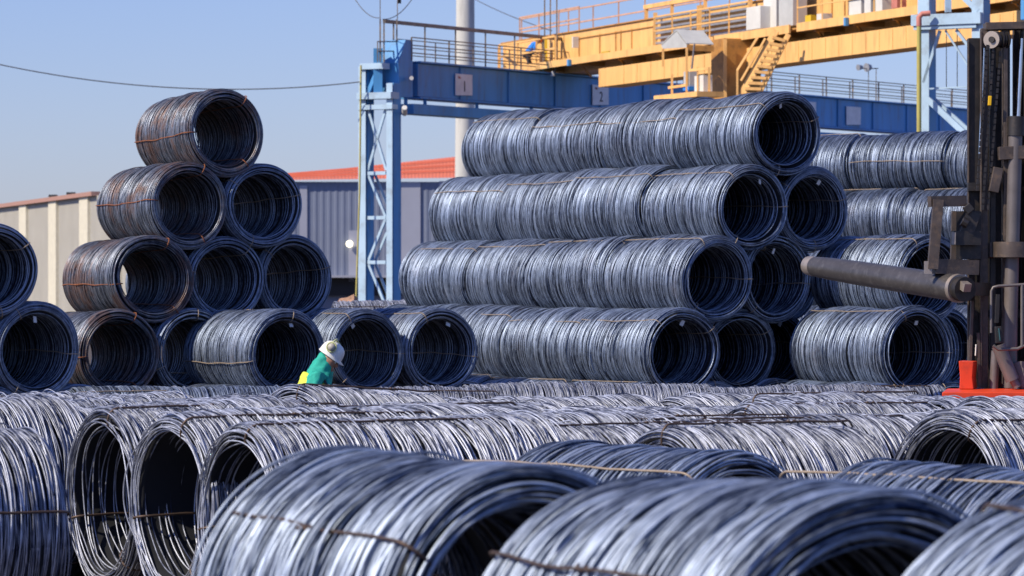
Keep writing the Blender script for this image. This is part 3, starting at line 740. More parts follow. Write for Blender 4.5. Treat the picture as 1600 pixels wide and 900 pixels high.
    if hood:
        hn = [(tuple(nk - up * .07 + fw * .01), .155), (tuple(nk + up * .0 + fw * .01), .125), (tuple(nk + up * .07 - hf * .01), .108), (tuple(hc - hu * .02 - hf * .04), .100), (tuple(hc + hu * .05 - hf * .045), .095)]
        hn += [(tuple(nk + fw * .09 - up * .03), .08), (tuple(nk + fw * .12 - up * .09), .055)]
        skin_fig("hood", hn, [(0, 1), (1, 2), (2, 3), (3, 4), (1, 5), (5, 6)], jacket, o)
        st = MB()
        for sd_ in (-1, 1):
            st.tube([tuple(ch + up * .10 + Vector((-.1, sd_ * .14, 0))), tuple(ch + up * .155 + Vector((.02, sd_ * .135, 0))), tuple(ch + up * .05 + fw * .15 + Vector((0, sd_ * .13, 0)))], .014, 6)
        me = bpy.data.meshes.new("strap"); me.from_pydata(st.v, [], st.f); me.materials.append(M_dark)
        so_ = bpy.data.objects.new("strap", me); COL.objects.link(so_); so_.parent = o
    # helmet: shell with brim, in head frame
    def lathe_helm():
        b = MB(); prof = [(.0, .150), (.035, .147), (.07, .135), (.098, .112), (.116, .08), (.124, .04), (.127, .0), (.128, -.012)]
        nseg = 28; rings = []
        for r, z in prof[1:]: rings.append([(r * math.cos(2 * math.pi * k / nseg) * 1.14, r * math.sin(2 * math.pi * k / nseg) * .95, z) for k in range(nseg)])
        brim = []
        for k in range(nseg):
            a = 2 * math.pi * k / nseg; e = .006 + .045 * max(0, math.cos(a)) ** 3
            brim.append(((.128 * 1.14 + e) * math.cos(a), (.128 * .95 + e * .6) * math.sin(a), -.018 - .012 * max(0, math.cos(a))))
        rings.append(brim); rings.append([(x * .97, y * .97, z - .006) for x, y, z in brim]); rings.append([(x * .9, y * .95, -.012) for x, y, z in rings[-3]])
        vs = [(0, 0, .150)]; 
        for r in rings: vs += r
        fs = [(0, 1 + k, 1 + (k + 1) % nseg) for k in range(nseg)]
        for i in range(len(rings) - 1):
            for k in range(nseg): fs.append((1 + i * nseg + k, 1 + (i + 1) * nseg + k, 1 + (i + 1) * nseg + (k + 1) % nseg, 1 + i * nseg + (k + 1) % nseg))
        b.add(vs, fs); return b
    R = Matrix(((hf.x, 0, hu.x), (0, 1, 0), (hf.z, 0, hu.z))).to_4x4(); R.translation = hc + hu * .062 - hf * .022
    R = R @ Matrix.Diagonal((.90, .92, .92, 1))
    def local(b, nm, m, smooth=True):
        me = bpy.data.meshes.new(nm); me.from_pydata(b.v, [], b.f); me.materials.append(m); me.transform(R)
        bm = bmesh.new(); bm.from_mesh(me); bmesh.ops.recalc_face_normals(bm, faces=bm.faces); bm.to_mesh(me); bm.free()
        me.polygons.foreach_set("use_smooth", [smooth] * len(me.polygons))
        x = bpy.data.objects.new(nm, me); COL.objects.link(x); x.parent = o; return x
    hm = local(lathe_helm(), "helmet", helmet)
    if muffs:
        for sd_ in (-1, 1):
            mu = MB(); mu.tube([(-.02, sd_ * .115, .085), (-.02, sd_ * .165, .09)], .048, 16, r2=.040); local(mu, "ear_muff", M_muff)
        bd = MB(); bd.tube([(-.035, .155 * math.cos(k * math.pi / 12), .09 + .085 * math.sin(k * math.pi / 12)) for k in range(13)], .012, 6) 
        for sd_ in (-1, 1): bd.tube([(-.02 + .055 * math.cos(k * math.pi / 8), sd_ * .14, .087 + .055 * math.sin(k * math.pi / 8)) for k in range(16)], .010, 6, closed=True)
        local(bd, "ear_muff_band", M_mufy)
        gl = MB(); gl.box((.105, 0, -.035), .012, .14, .035); gl.beam((.10, .075, -.03), (-.02, .085, -.03), .006, .012); gl.beam((.10, -.075, -.03), (-.02, -.085, -.03), .006, .012)
        local(gl, "safety_glasses", M_grey)
    return o

pg = ground(43)
person("person", (-2.28, 43.0, pg), -.12, "person in white helmet, teal hood and yellow vest, bent over among the coils", 20, M_teal, M_vest, M_helm, scale=1.085)

# ------------------------------------------------------------------ yellow bridge crane
eY = (.351, -.936); YF = Face(813, 143, eY)
def bridge():
    n3 = Vector((*YF.n, 0)); e3 = Vector((*YF.e, 0)); zt = CZ + 376 * 143 / F
    root = empty("bridge_crane", YF.at(1120, 8.5), "yellow overhead bridge crane with walkway, stair and roofed platform", "bridge crane")
    zw = zt - 1.19
    g = MB(); g.beam(YF.at(813, zt - .72, -.7), YF.at(1640, zt - .72, -.7), 1.4, 1.44); g.build("main_girder", M_yel, root, bevel=.015)
    st = MB()
    for px in (905, 937, 962, 970, 987, 1021, 1092, 1170, 1245, 1300, 1320, 1410):
        st.beam(YF.at(px, zw + .1, .02), YF.at(px, zt - .22, .02), .04, .04)
    st.beam(YF.at(905, zt - .26, .03), YF.at(1021, zt - .26, .03), .03, .03)
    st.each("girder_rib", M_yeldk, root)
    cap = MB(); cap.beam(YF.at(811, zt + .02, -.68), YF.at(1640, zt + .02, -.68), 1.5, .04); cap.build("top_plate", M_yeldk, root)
    MB().beam(YF.at(940, zt - .95, .03), YF.at(952, zt - .95, .03), .03, .16).build("number_plate", mat("ochre_plate", (.55, .38, .03), .5), root)
    # walkway
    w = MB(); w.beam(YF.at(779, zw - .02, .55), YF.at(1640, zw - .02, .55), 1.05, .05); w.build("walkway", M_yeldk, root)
    ch = MB(); ch.beam(YF.at(779, zw - .02, 1.1), YF.at(1115, zw - .02, 1.1), .06, .24); ch.beam(YF.at(1117, zw - .02, 1.16), YF.at(1234, zw - .02, 1.16), .06, .26); ch.beam(YF.at(1246, zw - .0, 1.1), YF.at(1640, zw - .0, 1.1), .06, .26)
    ch.beam(YF.at(779, zw - .02, .02), YF.at(779, zw - .02, 1.1), .06, .24)
    ch.each("walkway_kerb", M_yel, root)
    bk = MB()
    for i in range(14):
        p = YF.at(800 + i * 62, zw - .12, .55); bk.beam(p - n3 * .5, p + n3 * .5, .06, .16)
        bk.beam(YF.at(800 + i * 62, zw - .5, .02), p + n3 * .45, .05, .06)
    bk.each("walkway_bracket", M_yeldk, root)
    po, ra = MB(), MB()
    railing(po, ra, YF.at(781, zw + .1, 1.08), YF.at(868, zw + .1, 1.08), .86, 3, (.5, 1), .07, .07)
    railing(po, ra, YF.at(779, zw + .1, .1), YF.at(780, zw + .1, 1.08), .86, 1, (.5, 1), .07, .07)
    railing(po, ra, YF.at(1022, zw + .1, 1.08), YF.at(1170, zw + .1, 1.08), .95, 5, (.5, 1), .05, .05)
    railing(po, ra, YF.at(1246, zw + .1, 1.08), YF.at(1640, zw + .1, 1.08), 1.0, 9, (.5, 1), .04, .04)
    po.each("railing_post", M_yel, root); ra.each("handrail", M_yel, root)
    po, ra = MB(), MB()
    railing(po, ra, YF.at(815, zt + .04, -1.2), YF.at(1140, zt + .04, -1.2), 1.0, 8, (.5, 1), .05, .05)
    railing(po, ra, YF.at(812, zt + .04, -.1), YF.at(905, zt + .04, -.1), .85, 3, (.5, 1), .05, .05)
    po.each("top_railing_post", M_railpk, root); ra.each("top_handrail", M_railpk, root)
    # masts at the left end and the beam frame on top
    ms = MB()
    for px, y0 in ((851, -30), (860, -20), (870, -40)): ms.beam(YF.P(px, 95, .3), YF.P(px, y0, .3), .05, .05)
    ms.each("mast", M_rail, root)
    fr = MB(); 
    for px in (1010, 1050, 1102): fr.beam(YF.at(px, zt, -.3), YF.at(px, zt + .55, -.3), .12, .12)
    fr.beam(YF.at(1008, zt + .5, -.3), YF.at(1640, zt + .5, -.3), .14, .14); fr.each("cable_beam", M_yel, root)
    cl = MB()
    for px in (853, 868): cl.beam(YF.P(px, 108, .25), YF.P(px, 58, .25), .1, .16)
    cl.build("end_stanchion", mat("bright_yellow_paint", (.85, .55, .03), .5), root)
    MB().box(YF.P(899, 66, .15), .10, .22, .40, (YF.e.x, YF.e.y)).build("cabinet", M_white, root)
    # louvres
    for (xa, xb) in ((1026, 1090), (1097, 1168)):
        lv = MB()
        for k in range(6):
            z = zw + .30 + k * .17; lv.beam(YF.at(xa, z, .22), YF.at(xb, z, .22), .10, .07, up=(0, 0, 1))
        lv.each("louvre_panel", M_louvre, root)
    fr = MB()
    for px in (1024, 1092, 1096, 1172): fr.beam(YF.at(px, zw, .25), YF.at(px, zt + .15, .25), .14, .12)
    fr.each("louvre_frame", M_yel, root)
    # electric cabinets
    for (xa, xb, h, off, m) in ((1177, 1199, .72, .95, M_white), (1204, 1224, 1.35, .6, M_white), (1228, 1250, 1.3, .6, M_grey), (1337, 1357, .62, .8, M_white), (1362, 1372, .6, .8, M_white), (1377, 1390, .6, .8, M_white)):
        a, b = YF.at(xa, zw + .12 + h / 2, off), YF.at(xb, zw + .12 + h / 2, off)
        cb = MB(); cb.beam(a, b, .5, h); cb.build("cabinet", m, root, bevel=.02)
    bx = MB()
    bx.beam(YF.at(1265, zw + .25, .8), YF.at(1274, zw + .25, .8), .3, .2); bx.build("yellow_drum", mat("drum_yellow", (.75, .5, .02), .5), root)
    MB().beam(YF.at(1283, zw + .24, .8), YF.at(1293, zw + .24, .8), .3, .2).build("white_drum", M_white, root)
    MB().beam(YF.at(1400, zw + .3, .8), YF.at(1409, zw + .3, .8), .3, .26).build("red_drum", M_pink, root)
    # hoses over the walkway edge
    hs = MB()
    for (px, m) in ((885, 0), (1313, 0)):
        for k in range(4):
            x = px - 10 + k * 6; hs.tube([YF.P(x, YF_y(x, zw) - 18, 1.15), YF.P(x + 5, YF_y(x, zw) - 8, 1.2), YF.P(px + 2, YF_y(px, zw) + 8, 1.18)], .02, 5)
    hs.each("hose", M_dark, root)
    MB().box(YF.P(889, 98, 1.2), .16, .10, .22, (YF.e.x, YF.e.y)).build("control_box", M_blue, root); MB().box(YF.P(1322, 34, 1.2), .14, .1, .24, (YF.e.x, YF.e.y)).build("control_box", M_blue, root)
    for px in (831, 864):
        a = YF.P(px, YF_y(px, zw) + 12, 1.0); MB().tube([a, a + Vector((0, 0, -.18))], .05, 8, r2=.09).build("lamp", M_white, root, True)
    # lower box girder
    lb = MB(); z0, z1 = 9.48, 10.12; lb.beam(YF.at(954, (z0 + z1) / 2, .55), YF.at(1640, (z0 + z1) / 2, .55), .9, z1 - z0); lb.build("lower_girder", M_yel, root, bevel=.01)
    sm = MB(); px = 975
    while px < 1600: sm.beam(YF.at(px, z0 + .03, 1.0), YF.at(px, z1 - .03, 1.0), .02, .012); px += 21
    sm.each("girder_seam", M_yeldk, root)
    hg = MB()
    for px in (1000, 1150, 1300, 1450): hg.beam(YF.at(px, z1 + .005, .2), YF.at(px, zt - 1.43, -.1), .5, .4)
    hg.each("hanger", M_yeldk, root)
    # machinery column
    cz = CZ + (HY - 190) * 127 / F; tz = zw - .05
    p = YF.at(1150, 0, 1.15); MB().box((p.x, p.y, (cz + tz - .1) / 2), 1.3, 1.0, tz - cz, (YF.n.x, YF.n.y)).build("machinery_column", M_yeldk, root, bevel=.02)  # shade of the side away from the sun put into darker paint
    ed = MB(); a = YF.at(1133, 0, 1.82); ed.beam((a.x, a.y, cz), (a.x, a.y, tz - .1), .10, .16); ed.build("column_sunlit_edge", M_yel, root)  # added yellow strip painting the column's sunlit edge
    # roofed platform
    K = Face(1042, 122, eY); q = lambda px, py, off=0: K.P(px, py, off)
    r = MB(); ap = q(1057, 49, .3); l_ = q(1033, 72, .3); r_ = q(1073, 70, .3); l2 = q(1036, 76, .3); r2 = q(1073, 74, .3)
    ax_ = Vector((.98, -.2, 0)); 
    # gable end faces the sun side, ridge runs to the right
    g1 = [ap, r_, r2, l2, l_]; dpt = Vector((.86, .5, 0)) * 1.05
    r.prism(g1, dpt * .0 + Vector((.02, .02, 0))); r.build("hut_gable", M_grey, root)
    rf = MB(); up_ = Vector((0, 0, .03)); R2 = Vector((.85, .2, -.02)) 
    rf.prism([ap + up_, r_ + up_, r_ + up_ + R2, ap + up_ + R2], Vector((0, 0, .03))); rf.prism([ap + up_, l_ + up_, l_ + up_ + R2, ap + up_ + R2], Vector((0, 0, .03)))
    rf.each("hut_roof", M_grey, root)
    fs = MB(); fs.beam(r_ + Vector((0, 0, -.09)), r_ + R2 + Vector((0, 0, -.09)), .03, .18); fs.build("hut_fascia", M_yeldk, root)
    ps_ = MB(); ps_.beam(q(1073, 75, .3), q(1073, 150, .3), .07, .07); ps_.beam(q(1036, 76, .3), q(1036, 104, .3), .07, .07); ps_.beam(q(1050, 116, .3), q(1050, 150, .3), .07, .07); ps_.beam(q(1108, 105, .3), q(1108, 148, .3), .07, .07)
    ps_.each("hut_post", M_yel, root)
    fl = MB(); fl.beam(q(1042, 154, .3), q(1110, 147, .3), .9, .16, up=(0, 0, 1)); fl.build("hut_floor", M_yel, root)
    rl = MB(); rl.beam(q(1045, 137, .3), q(1073, 133, .3), .06, .08); rl.beam(q(1078, 110, .3), q(1108, 107, .3), .06, .08); rl.beam(q(1090, 105, .3), q(1090, 149, .3), .05, .05)
    rl.each("hut_rail", M_yel, root)
    ob = MB(); ob.beam(q(1092, 133, .1), q(1106, 131, .1), .3, .55); ob.build("control_desk", M_white, root)
    ob = MB(); ob.beam(q(1075, 125, .1), q(1084, 124, .1), .3, .5); ob.build("control_cabinet", M_grey, root)
    MB().beam(q(1075, 139, .12), q(1084, 138, .12), .35, .12).build("blue_tray", M_bluej, root)
    MB().beam(q(1085, 68, .2), q(1081, 108, .2), .04, .04).build("hut_stay", M_louvre, root)
    # stair from the walkway down to the left
    S = Face(1150, 117.5, (.9, -.43)); s = lambda px, py, off=0: S.P(px, py, off)
    sr = MB(); a, b = s(1158, 150, 0), s(1210, 52, 0); sr.beam(a, b, .06, .22, ext=.1)
    a2, b2 = s(1184, 150, -.15), s(1230, 58, -.15); sr.beam(a2, b2, .06, .16, ext=.1); sr.each("stair_stringer", M_yel, root)
    tr = MB()
    for k in range(11):
        t = (k + .3) / 11; p = a.lerp(b, t); q_ = a2.lerp(b2, t); tr.beam(p, q_, .16, .09)
    tr.each("stair_tread", M_yel, root)
    hr = MB(); hr.beam(s(1152, 110, .1), s(1184, 58, .1), .05, .07); hr.beam(s(1158, 126, .1), s(1196, 60, .1), .05, .06); hr.beam(s(1152, 150, .1), s(1152, 110, .1), .06, .06); hr.each("stair_handrail", M_yel, root)
def YF_y(px, z):
    p = YF.at(px, z, 1.1); return HY - (z - CZ) * F / p.y
bridge()
pz = YF.at(826, CZ + 376 * 143 / F - 1.16, .55)
person("person", (pz.x, pz.y, pz.z - .28), .35, "person in a blue jacket and orange helmet stooping on the yellow walkway end", 40, M_bluej, None, M_orgh, muffs=False, hood=False, scale=.92)

# ------------------------------------------------------------------ chimney pole and cables
MC = mat("weathered_concrete", (.60, .60, .58), .85, 0, .12, 1.2, 0, (.3, .3, .3), .4, True)
MB().tube([W(725, 445, 190), W(727, 100, 190), W(727, -200, 190)], .50, 24, r2=.43).build("concrete_pole", MC, None, True)
tag(bpy.data.objects["concrete_pole"], "tall pale round concrete pole behind the blue crane girder", "pole")
def cable(name, pts, r, label):
    o = MB().tube(pts, r * .75, 6).build(name, M_cable); tag(o, label, "cable"); return o
a, b = W(-40, 92, 128), RF.P(562, 128, -.9); cable("cable", [a.lerp(b, t / 24) + Vector((0, 0, -1.35 * 4 * (t / 24) * (1 - t / 24) * .42)) for t in range(25)], .028, "thin dark overhead cable sagging across the left sky to the blue tower")
a, b = RF.P(594, 28, -.3), W(540, -30, 131); cable("cable", [a.lerp(b, t / 10) + Vector((0, 0, -.35 * 4 * (t / 10) * (1 - t / 10))) for t in range(11)], .02, "thin cable rising to the left from the top of the blue tower")
a, b = RF.P(598, 30, -.3), W(655, -20, 131); cable("cable", [a.lerp(b, t / 10) + Vector((0, 0, -.3 * 4 * (t / 10) * (1 - t / 10))) for t in range(11)], .02, "thin cable rising to the right from the top of the blue tower")
a, b = W(735, -5, 186), YF.P(862, 48, .3); cable("cable", [a.lerp(b, t / 10) + Vector((0, 0, -.1 * 4 * (t / 10) * (1 - t / 10))) for t in range(11)], .025, "thin cable from the concrete pole down to the yellow bridge crane")

# ------------------------------------------------------------------ buildings
def sheet_mat(name, c1, rough=.6, rib=3.2, axis=0, bump=.5):
    m, t, b = new_mat(name); tc = t.nodes.new("ShaderNodeTexCoord"); sp = t.nodes.new("ShaderNodeSeparateXYZ"); t.links.new(tc.outputs['Object'], sp.inputs[0])
    n = t.nodes.new("ShaderNodeTexNoise"); n.inputs['Scale'].default_value = .6; n.inputs['Detail'].default_value = 8; t.links.new(tc.outputs['Object'], n.inputs[0])
    r = t.nodes.new("ShaderNodeMapRange"); r.inputs[3].default_value = .85; r.inputs[4].default_value = 1.15; t.links.new(n.outputs[0], r.inputs[0])
    v = t.nodes.new("ShaderNodeVectorMath"); v.operation = 'SCALE'; v.inputs[0].default_value = c1; t.links.new(r.outputs[0], v.inputs['Scale']); t.links.new(v.outputs[0], b.inputs['Base Color'])
    b.inputs['Roughness'].default_value = rough; return m
M_wallb = sheet_mat("beige_grey_cladding", (.40, .385, .35)); M_cream = mat("cream_pilaster_paint", (.70, .66, .54), .7)
M_wallg = sheet_mat("blue_grey_cladding", (.20, .235, .34)); M_wallg2 = sheet_mat("pale_blue_grey_panel", (.38, .40, .50))
M_roof = sheet_mat("orange_roof_sheet", (.72, .19, .11), .7); M_roofp = mat("faded_pink_roof_edge", (.42, .24, .20), .8)

def ribbed_wall(P0, P1, z0, z1, pitch, depth, m, name, parent, nrm):
    """corrugated cladding: trapezoid ribs pushed out of the plane"""
    P0, P1 = Vector(P0), Vector(P1); L = (P1 - P0).length; e = (P1 - P0).normalized(); nrm = Vector(nrm); n = int(L / pitch); vs = []; fs = []
    prof = []
    for i in range(n):
        x = i * pitch; prof += [(x, 0), (x + pitch * .45, 0), (x + pitch * .55, depth), (x + pitch * .9, depth)]
    prof.append((L, 0))
    for x, d in prof:
        p = P0 + e * x + nrm * d; vs += [(p.x, p.y, z0), (p.x, p.y, z1)]
    for i in range(len(prof) - 1): fs.append((2 * i, 2 * i + 2, 2 * i + 3, 2 * i + 1))
    b = MB(); b.add(vs, fs); return b.build(name, m, parent)

def left_building():
    B = Face(0, 250, (.271, -.963)); XE = 205; n3 = Vector((*B.n, 0)); e3 = Vector((*B.e, 0))
    zt = CZ + 115 * 250 / F
    root = empty("warehouse", B.at(60, 0), "beige clad warehouse with cream vertical strips at the far left", "warehouse")
    a, b = B.at(-120, 0), B.at(XE, 0)
    core = MB(); core.beam(B.at(-120, zt / 2, -2.1), B.at(XE, zt / 2, -2.1), 4, zt - .1); core.build("building_body", M_wallb, root)
    ribbed_wall(a, b, 0, zt, .45, .03, M_wallb, "wall_cladding", root, n3)
    for px in (-85, -38, 12, 37.5, 84, 133, 182):
        if px == 12: continue
        p = B.at(px, zt / 2, .08); MB().beam(Vector((p.x, p.y, 0)), Vector((p.x, p.y, zt - .02)), .22, 2.9 if px != 133 else 2.9, up=(e3.x, e3.y, 0)).build("pilaster", M_cream, root)
    rf = MB(); A1, B1 = B.at(-120, zt + .09, .3), B.at(XE, zt + .09, .3)
    rf.beam(B.at(-120, zt + .10, -1.9), B.at(XE, zt + .10, -1.9), 4.5, .24); rf.build("roof", M_roofp, root)
    for px in (83, 111):
        p = B.at(px, zt + .35, -1); MB().box(p, .5, .5, .35).build("roof_vent", M_dark, root)
left_building()

def right_building():
    root = empty("factory_hall", (-8, 232, 0), "blue grey clad factory hall with orange roof behind the blue tower", "factory hall")
    B = Face(440, 232, (1, .02)); n3 = Vector((*B.n, 0))
    zt = CZ + 156 * 232 / F
    ribbed_wall(B.at(300, 0), B.at(1010, 0), 2.2, zt, .42, .025, M_wallg, "wall_cladding", root, n3)
    MB().beam(B.at(300, zt / 2, -5.2), B.at(1010, zt / 2, -5.2), 10, zt - .3).build("building_body", M_wallg, root)
    for (xa, xb, ya, yb, m) in ((627, 657, 285, 440, M_wallg2), (545, 560, 360, 440, M_wallg2), (686, 700, 283, 440, M_wallg2), (468, 480, 290, 420, M_wallg2)):
        c = MB(); c.beam(B.P(xa, (ya + yb) / 2, .08), B.P(xb, (ya + yb) / 2, .08), .04, (yb - ya) * 232 / F); c.build("cladding_panel", m, root)
    # dark band of openings at the foot
    MB().beam(B.P(300, 447, .05), B.P(1010, 447, .05), .1, 30 * 232 / F).build("loading_opening", M_dark, root)
    MB().beam(B.P(300, 432, .5), B.P(1010, 432, .5), 1.0, .14).build("canopy", M_wallg2, root)
    # roof slope rising away to the right
    e0, e1 = B.at(300, zt, .4), B.at(1010, zt + .4, .4)
    r0, r1 = W(300, 288, 244), W(1010, 214, 244)
    r0.z = max(r0.z, zt + .05)
    n = 260; vs = []; fs = []
    for i in range(n + 1):
        t = i / n; k = .02 if i % 2 else 0
        p, q = e0.lerp(e1, t), r0.lerp(r1, t); vs += [(p.x, p.y, p.z + k), (q.x, q.y, q.z + k)]
    for i in range(n): fs.append((2 * i, 2 * i + 2, 2 * i + 3, 2 * i + 1))
    b = MB(); b.add(vs, fs)
    for t in (.25, .5, .75): b.beam(e0.lerp(r0, t) + Vector((0, 0, .12)), e1.lerp(r1, t) + Vector((0, 0, .12)), .2, .1)
    b.build("roof", M_roof, root)
    # lit wall lamp
    lm, t, bs = new_mat("lit_lamp_glass"); bs.inputs['Base Color'].default_value = (1, .95, .8, 1); bs.inputs['Emission Color'].default_value = (1, .9, .62, 1); bs.inputs['Emission Strength'].default_value = 2.2
    a = B.P(546, 381, .3); MB().tube([a, a + Vector((0, -.10, 0))], .21, 14).build("wall_lamp", lm, root, True)
right_building()

# scrap mound by the tower foot
def mound():
    rng = np.random.default_rng(3); c = W(548, 440, 84); n = 34; vs = []; fs = []
    for j in range(n):
        for i in range(n):
            x = (i / (n - 1) - .5) * 2; y = (j / (n - 1) - .5) * 2; r = math.hypot(x, y)
            h = max(0, 1 - r) ** .9 * 2.5 + (rng.uniform(-.1, .14) if r < .95 else 0)
            vs.append((c.x + x * 2.6, c.y + y * 2.4, h - .02))
    for j in range(n - 1):
        for i in range(n - 1): fs.append((j * n + i, j * n + i + 1, (j + 1) * n + i + 1, (j + 1) * n + i))
    b = MB(); b.add(vs, fs); o = b.build("scrap_mound", mat("reddish_scrap", (.42, .25, .17), .95, 0, .4, 6, .8, (.12, .08, .06), .8)); tag(o, "low reddish heap of dirt and scrap left of the blue tower foot", "dirt heap")
mound()

# ------------------------------------------------------------------ lift truck with coil ram
M_steel = mat("worn_brown_steel", (.12, .095, .085), .5, .55, .3, 5, .15, (.30, .20, .13), .5)
M_steeld = mat("greasy_dark_steel", (.055, .05, .05), .45, .6, .3, 5, .1, (.14, .10, .08), .5)
M_ram = mat("scuffed_ram_steel", (.12, .11, .11), .42, .6, .22, 4, .15, (.26, .24, .23), .5)
M_ramtip = mat("pale_ram_tip_steel", (.42, .36, .32), .45, .6, .2, 6)  # paler steel than the ram body, for its end ring and fittings
M_red = mat("orange_red_truck_paint", (.80, .07, .02), .45, 0, .08, 2, 0, (.3, .05, .03), .4)
M_chrome = mat("chromed_rod", (.6, .62, .65), .2, 1.0)
M_greyp = mat("grey_cylinder_paint", (.17, .15, .15), .45, .3, .15, 4)
def truck():
    D = 47.0; g = ground(D)
    root = empty("lift_truck", (W(1580, 440, D).x, D, g), "forklift with dark mast, long steel ram and orange red chassis at the right edge", "lift truck")
    P = lambda px, py, dd=0: W(px, py, D + dd)
    def bm(name, m, items, smooth=False, bevel=.006):
        b = MB()
        for it in items:
            if it[0] == 'b': b.beam(it[1], it[2], it[3], it[4], *(it[5:]))
            else: b.tube(it[1], it[2], *(it[3:]))
        if name in ('hose', 'mast_crossbar', 'carriage_plate', 'ram_lug', 'carriage_frame', 'carriage_block', 'mast_foot_plate'): return b.each(name, m, root, 0)
        return b.build(name, m, root, smooth, bevel if not smooth else 0)
    # mast channels: vertical, depth direction = view
    for (xa, xb, y0, y1, dd, m, nm) in ((1512, 1530, 60, 606, .25, M_steeld, "outer_mast_rail"), (1532, 1543, 45, 606, .0, M_steel, "inner_mast_rail"),
                                        (1566, 1577, 45, 600, .1, M_steeld, "inner_mast_rail"), (1583, 1600, 40, 606, .35, M_steeld, "outer_mast_rail")):
        w = (xb - xa) * D / F; xm = (xa + xb) / 2
        bm(nm, m, [('b', P(xm, y1, dd), P(xm, y0, dd), w, .16)])
        bm("rail_flange", M_steel, [('b', P(xa + 1, y1, dd - .1), P(xa + 1, y0 + 4, dd - .1), .02, .05)])
    bm("mast_foot_plate", M_steel, [('b', P(1514, 606, -.05), P(1519, 470, -.05), .12, .03), ('b', P(1530, 606, -.08), P(1528, 520, -.08), .10, .03)])
    bm("mast_head", M_steel, [('b', P(1538, 42), P(1620, 40), .30, .09), ('b', P(1558, 55), P(1575, 47), .10, .05)])
    bm("mast_crossbar", M_steeld, [('b', P(1512, 292, .1), P(1610, 292, .1), .12, .10), ('b', P(1512, 490, .15), P(1610, 490, .15), .10, .10)])
    a = P(1549, 62, -.22); bm("pulley", M_ramtip, [('t', [a, a + Vector((.03, .05, 0))], .105, 24)], True)
    bm("pulley_hub", M_steeld, [('t', [a + Vector((-.005, -.03, 0)), a + Vector((.06, .08, 0))], .038, 14)], True)
    bm("pulley_grooves", M_steeld, [('t', [a + Vector((.05 + k * .035, .05, 0)), a + Vector((.068 + k * .035, .055, 0))], .10 - (k % 2) * .015, 20) for k in range(5)], True)
    bm("mast_back_plate", M_steeld, [('b', P(1556, 608, .55), P(1556, 50, .55), .30, .05)])
    bm("mast_guide", M_steel, [('b', P(1571, 470, -.12), P(1571, 62, -.12), .05, .08)])
    bm("mast_guide", M_steeld, [('b', P(1551, 600, .05), P(1551, 70, .05), .07, .10)])
    bm("side_plate", M_steeld, [('b', P(1606, 606, .1), P(1606, 45, .1), .16, .5)])
    # leaf chains
    def chain(px0, y0, px1, y1, dd, w=.045):
        ch = MB(); p, q = P(px0, y0, dd), P(px1, y1, dd); n = int((q - p).length / .075)
        for i in range(n):
            a, b = p.lerp(q, i / n), p.lerp(q, (i + .8) / n); ch.beam(a, b, w if i % 2 else w * .7, .03)
        ch.build("lift_chain", M_steeld, root)
    chain(1543, 70, 1527, 300, -.2); chain(1563, 80, 1543, 330, -.15); chain(1552, 74, 1535, 330, -.18, .035)
    
    bm("hose", M_dark, [('t', [P(1541, 70, -.25), P(1529, 150, -.25), P(1519, 300, -.25), P(1515, 345, -.25)], .02, 6), ('t', [P(1537, 75, -.27), P(1524, 180, -.27), P(1513, 310, -.27)], .018, 6),
                          ('t', [P(1556, 80, -.2), P(1548, 200, -.2), P(1539, 330, -.2)], .016, 6), ('t', [P(1580, 300, -.2), P(1565, 340, -.25), P(1548, 360, -.25), P(1540, 390, -.25)], .018, 6),
                          ('t', [P(1570, 300, -.2), P(1573, 350, -.25), P(1556, 395, -.25)], .015, 6)], True)
    bm("rod", M_chrome, [('t', [P(1538, 75, -.1), P(1531, 240, -.1)], .018, 8), ('t', [P(1597, 60, -.1), P(1590, 210, -.1)], .035, 10)], True)
    bm("yellow_clip", mat("yellow_clip_plastic", (.85, .5, .01), .4), [('b', P(1547, 150, -.25), P(1546, 165, -.25), .05, .04)])
    # lift cylinder with collar
    bm("lift_cylinder", M_greyp, [('t', [P(1587, 200, -.25), P(1579, 500, -.25), P(1578, 606, -.25)], .085, 18)], True)
    bm("cylinder_collar", M_steel, [('t', [P(1583, 378, -.25), P(1583, 402, -.25)], .25, 28), ('b', P(1560, 390, -.2), P(1556, 392, .1), .2, .18)], True)
    bm("cylinder_head", M_steeld, [('t', [P(1589, 182, -.25), P(1588, 212, -.25)], .11, 18)], True)
    bm("bracket", M_steel, [('b', P(1560, 240, -.25), P(1600, 238, -.25), .16, .16), ('b', P(1560, 262, -.2), P(1552, 300, -.2), .10, .12)])
    # carriage frame
    bm("carriage_frame", M_steel, [('b', P(1452, 315, -.45), P(1508, 314, -.3), .10, .13), ('b', P(1466, 312, -.5), P(1457, 420, -.5), .14, .12), ('b', P(1496, 330, -.1), P(1494, 412, -.1), .12, .14),
                                    ('b', P(1458, 416, -.45), P(1525, 418, -.3), .20, .18)])
    bm("carriage_block", M_steeld, [('b', P(1488, 372, -.35), P(1530, 372, -.3), .16, .17), ('b', P(1505, 345, -.3), P(1525, 352, -.3), .2, .28), ('b', P(1512, 405, -.1), P(1512, 330, -.1), .3, .2)])
    bm("carriage_plate", M_ramtip, [('b', P(1450, 408, -.52), P(1450, 428, -.52), .09, .05), ('b', P(1490, 363, -.46), P(1490, 382, -.46), .05, .03)])
    bm("valve_block", M_steeld, [('b', P(1508, 330, -.4), P(1518, 322, -.4), .12, .1), ('t', [P(1503, 345, -.42), P(1512, 350, -.42)], .06, 10)])
    # ram
    A, B = W(1264, 415, 49.6), W(1500, 451, 46.3)
    L = (B - A).length; d = (B - A).normalized()
    bm("coil_ram", M_ram, [('t', [A + d * .17, A + d * .5, A + d * 1.2, B - d * .06], .128, 32, False, .165)], True)
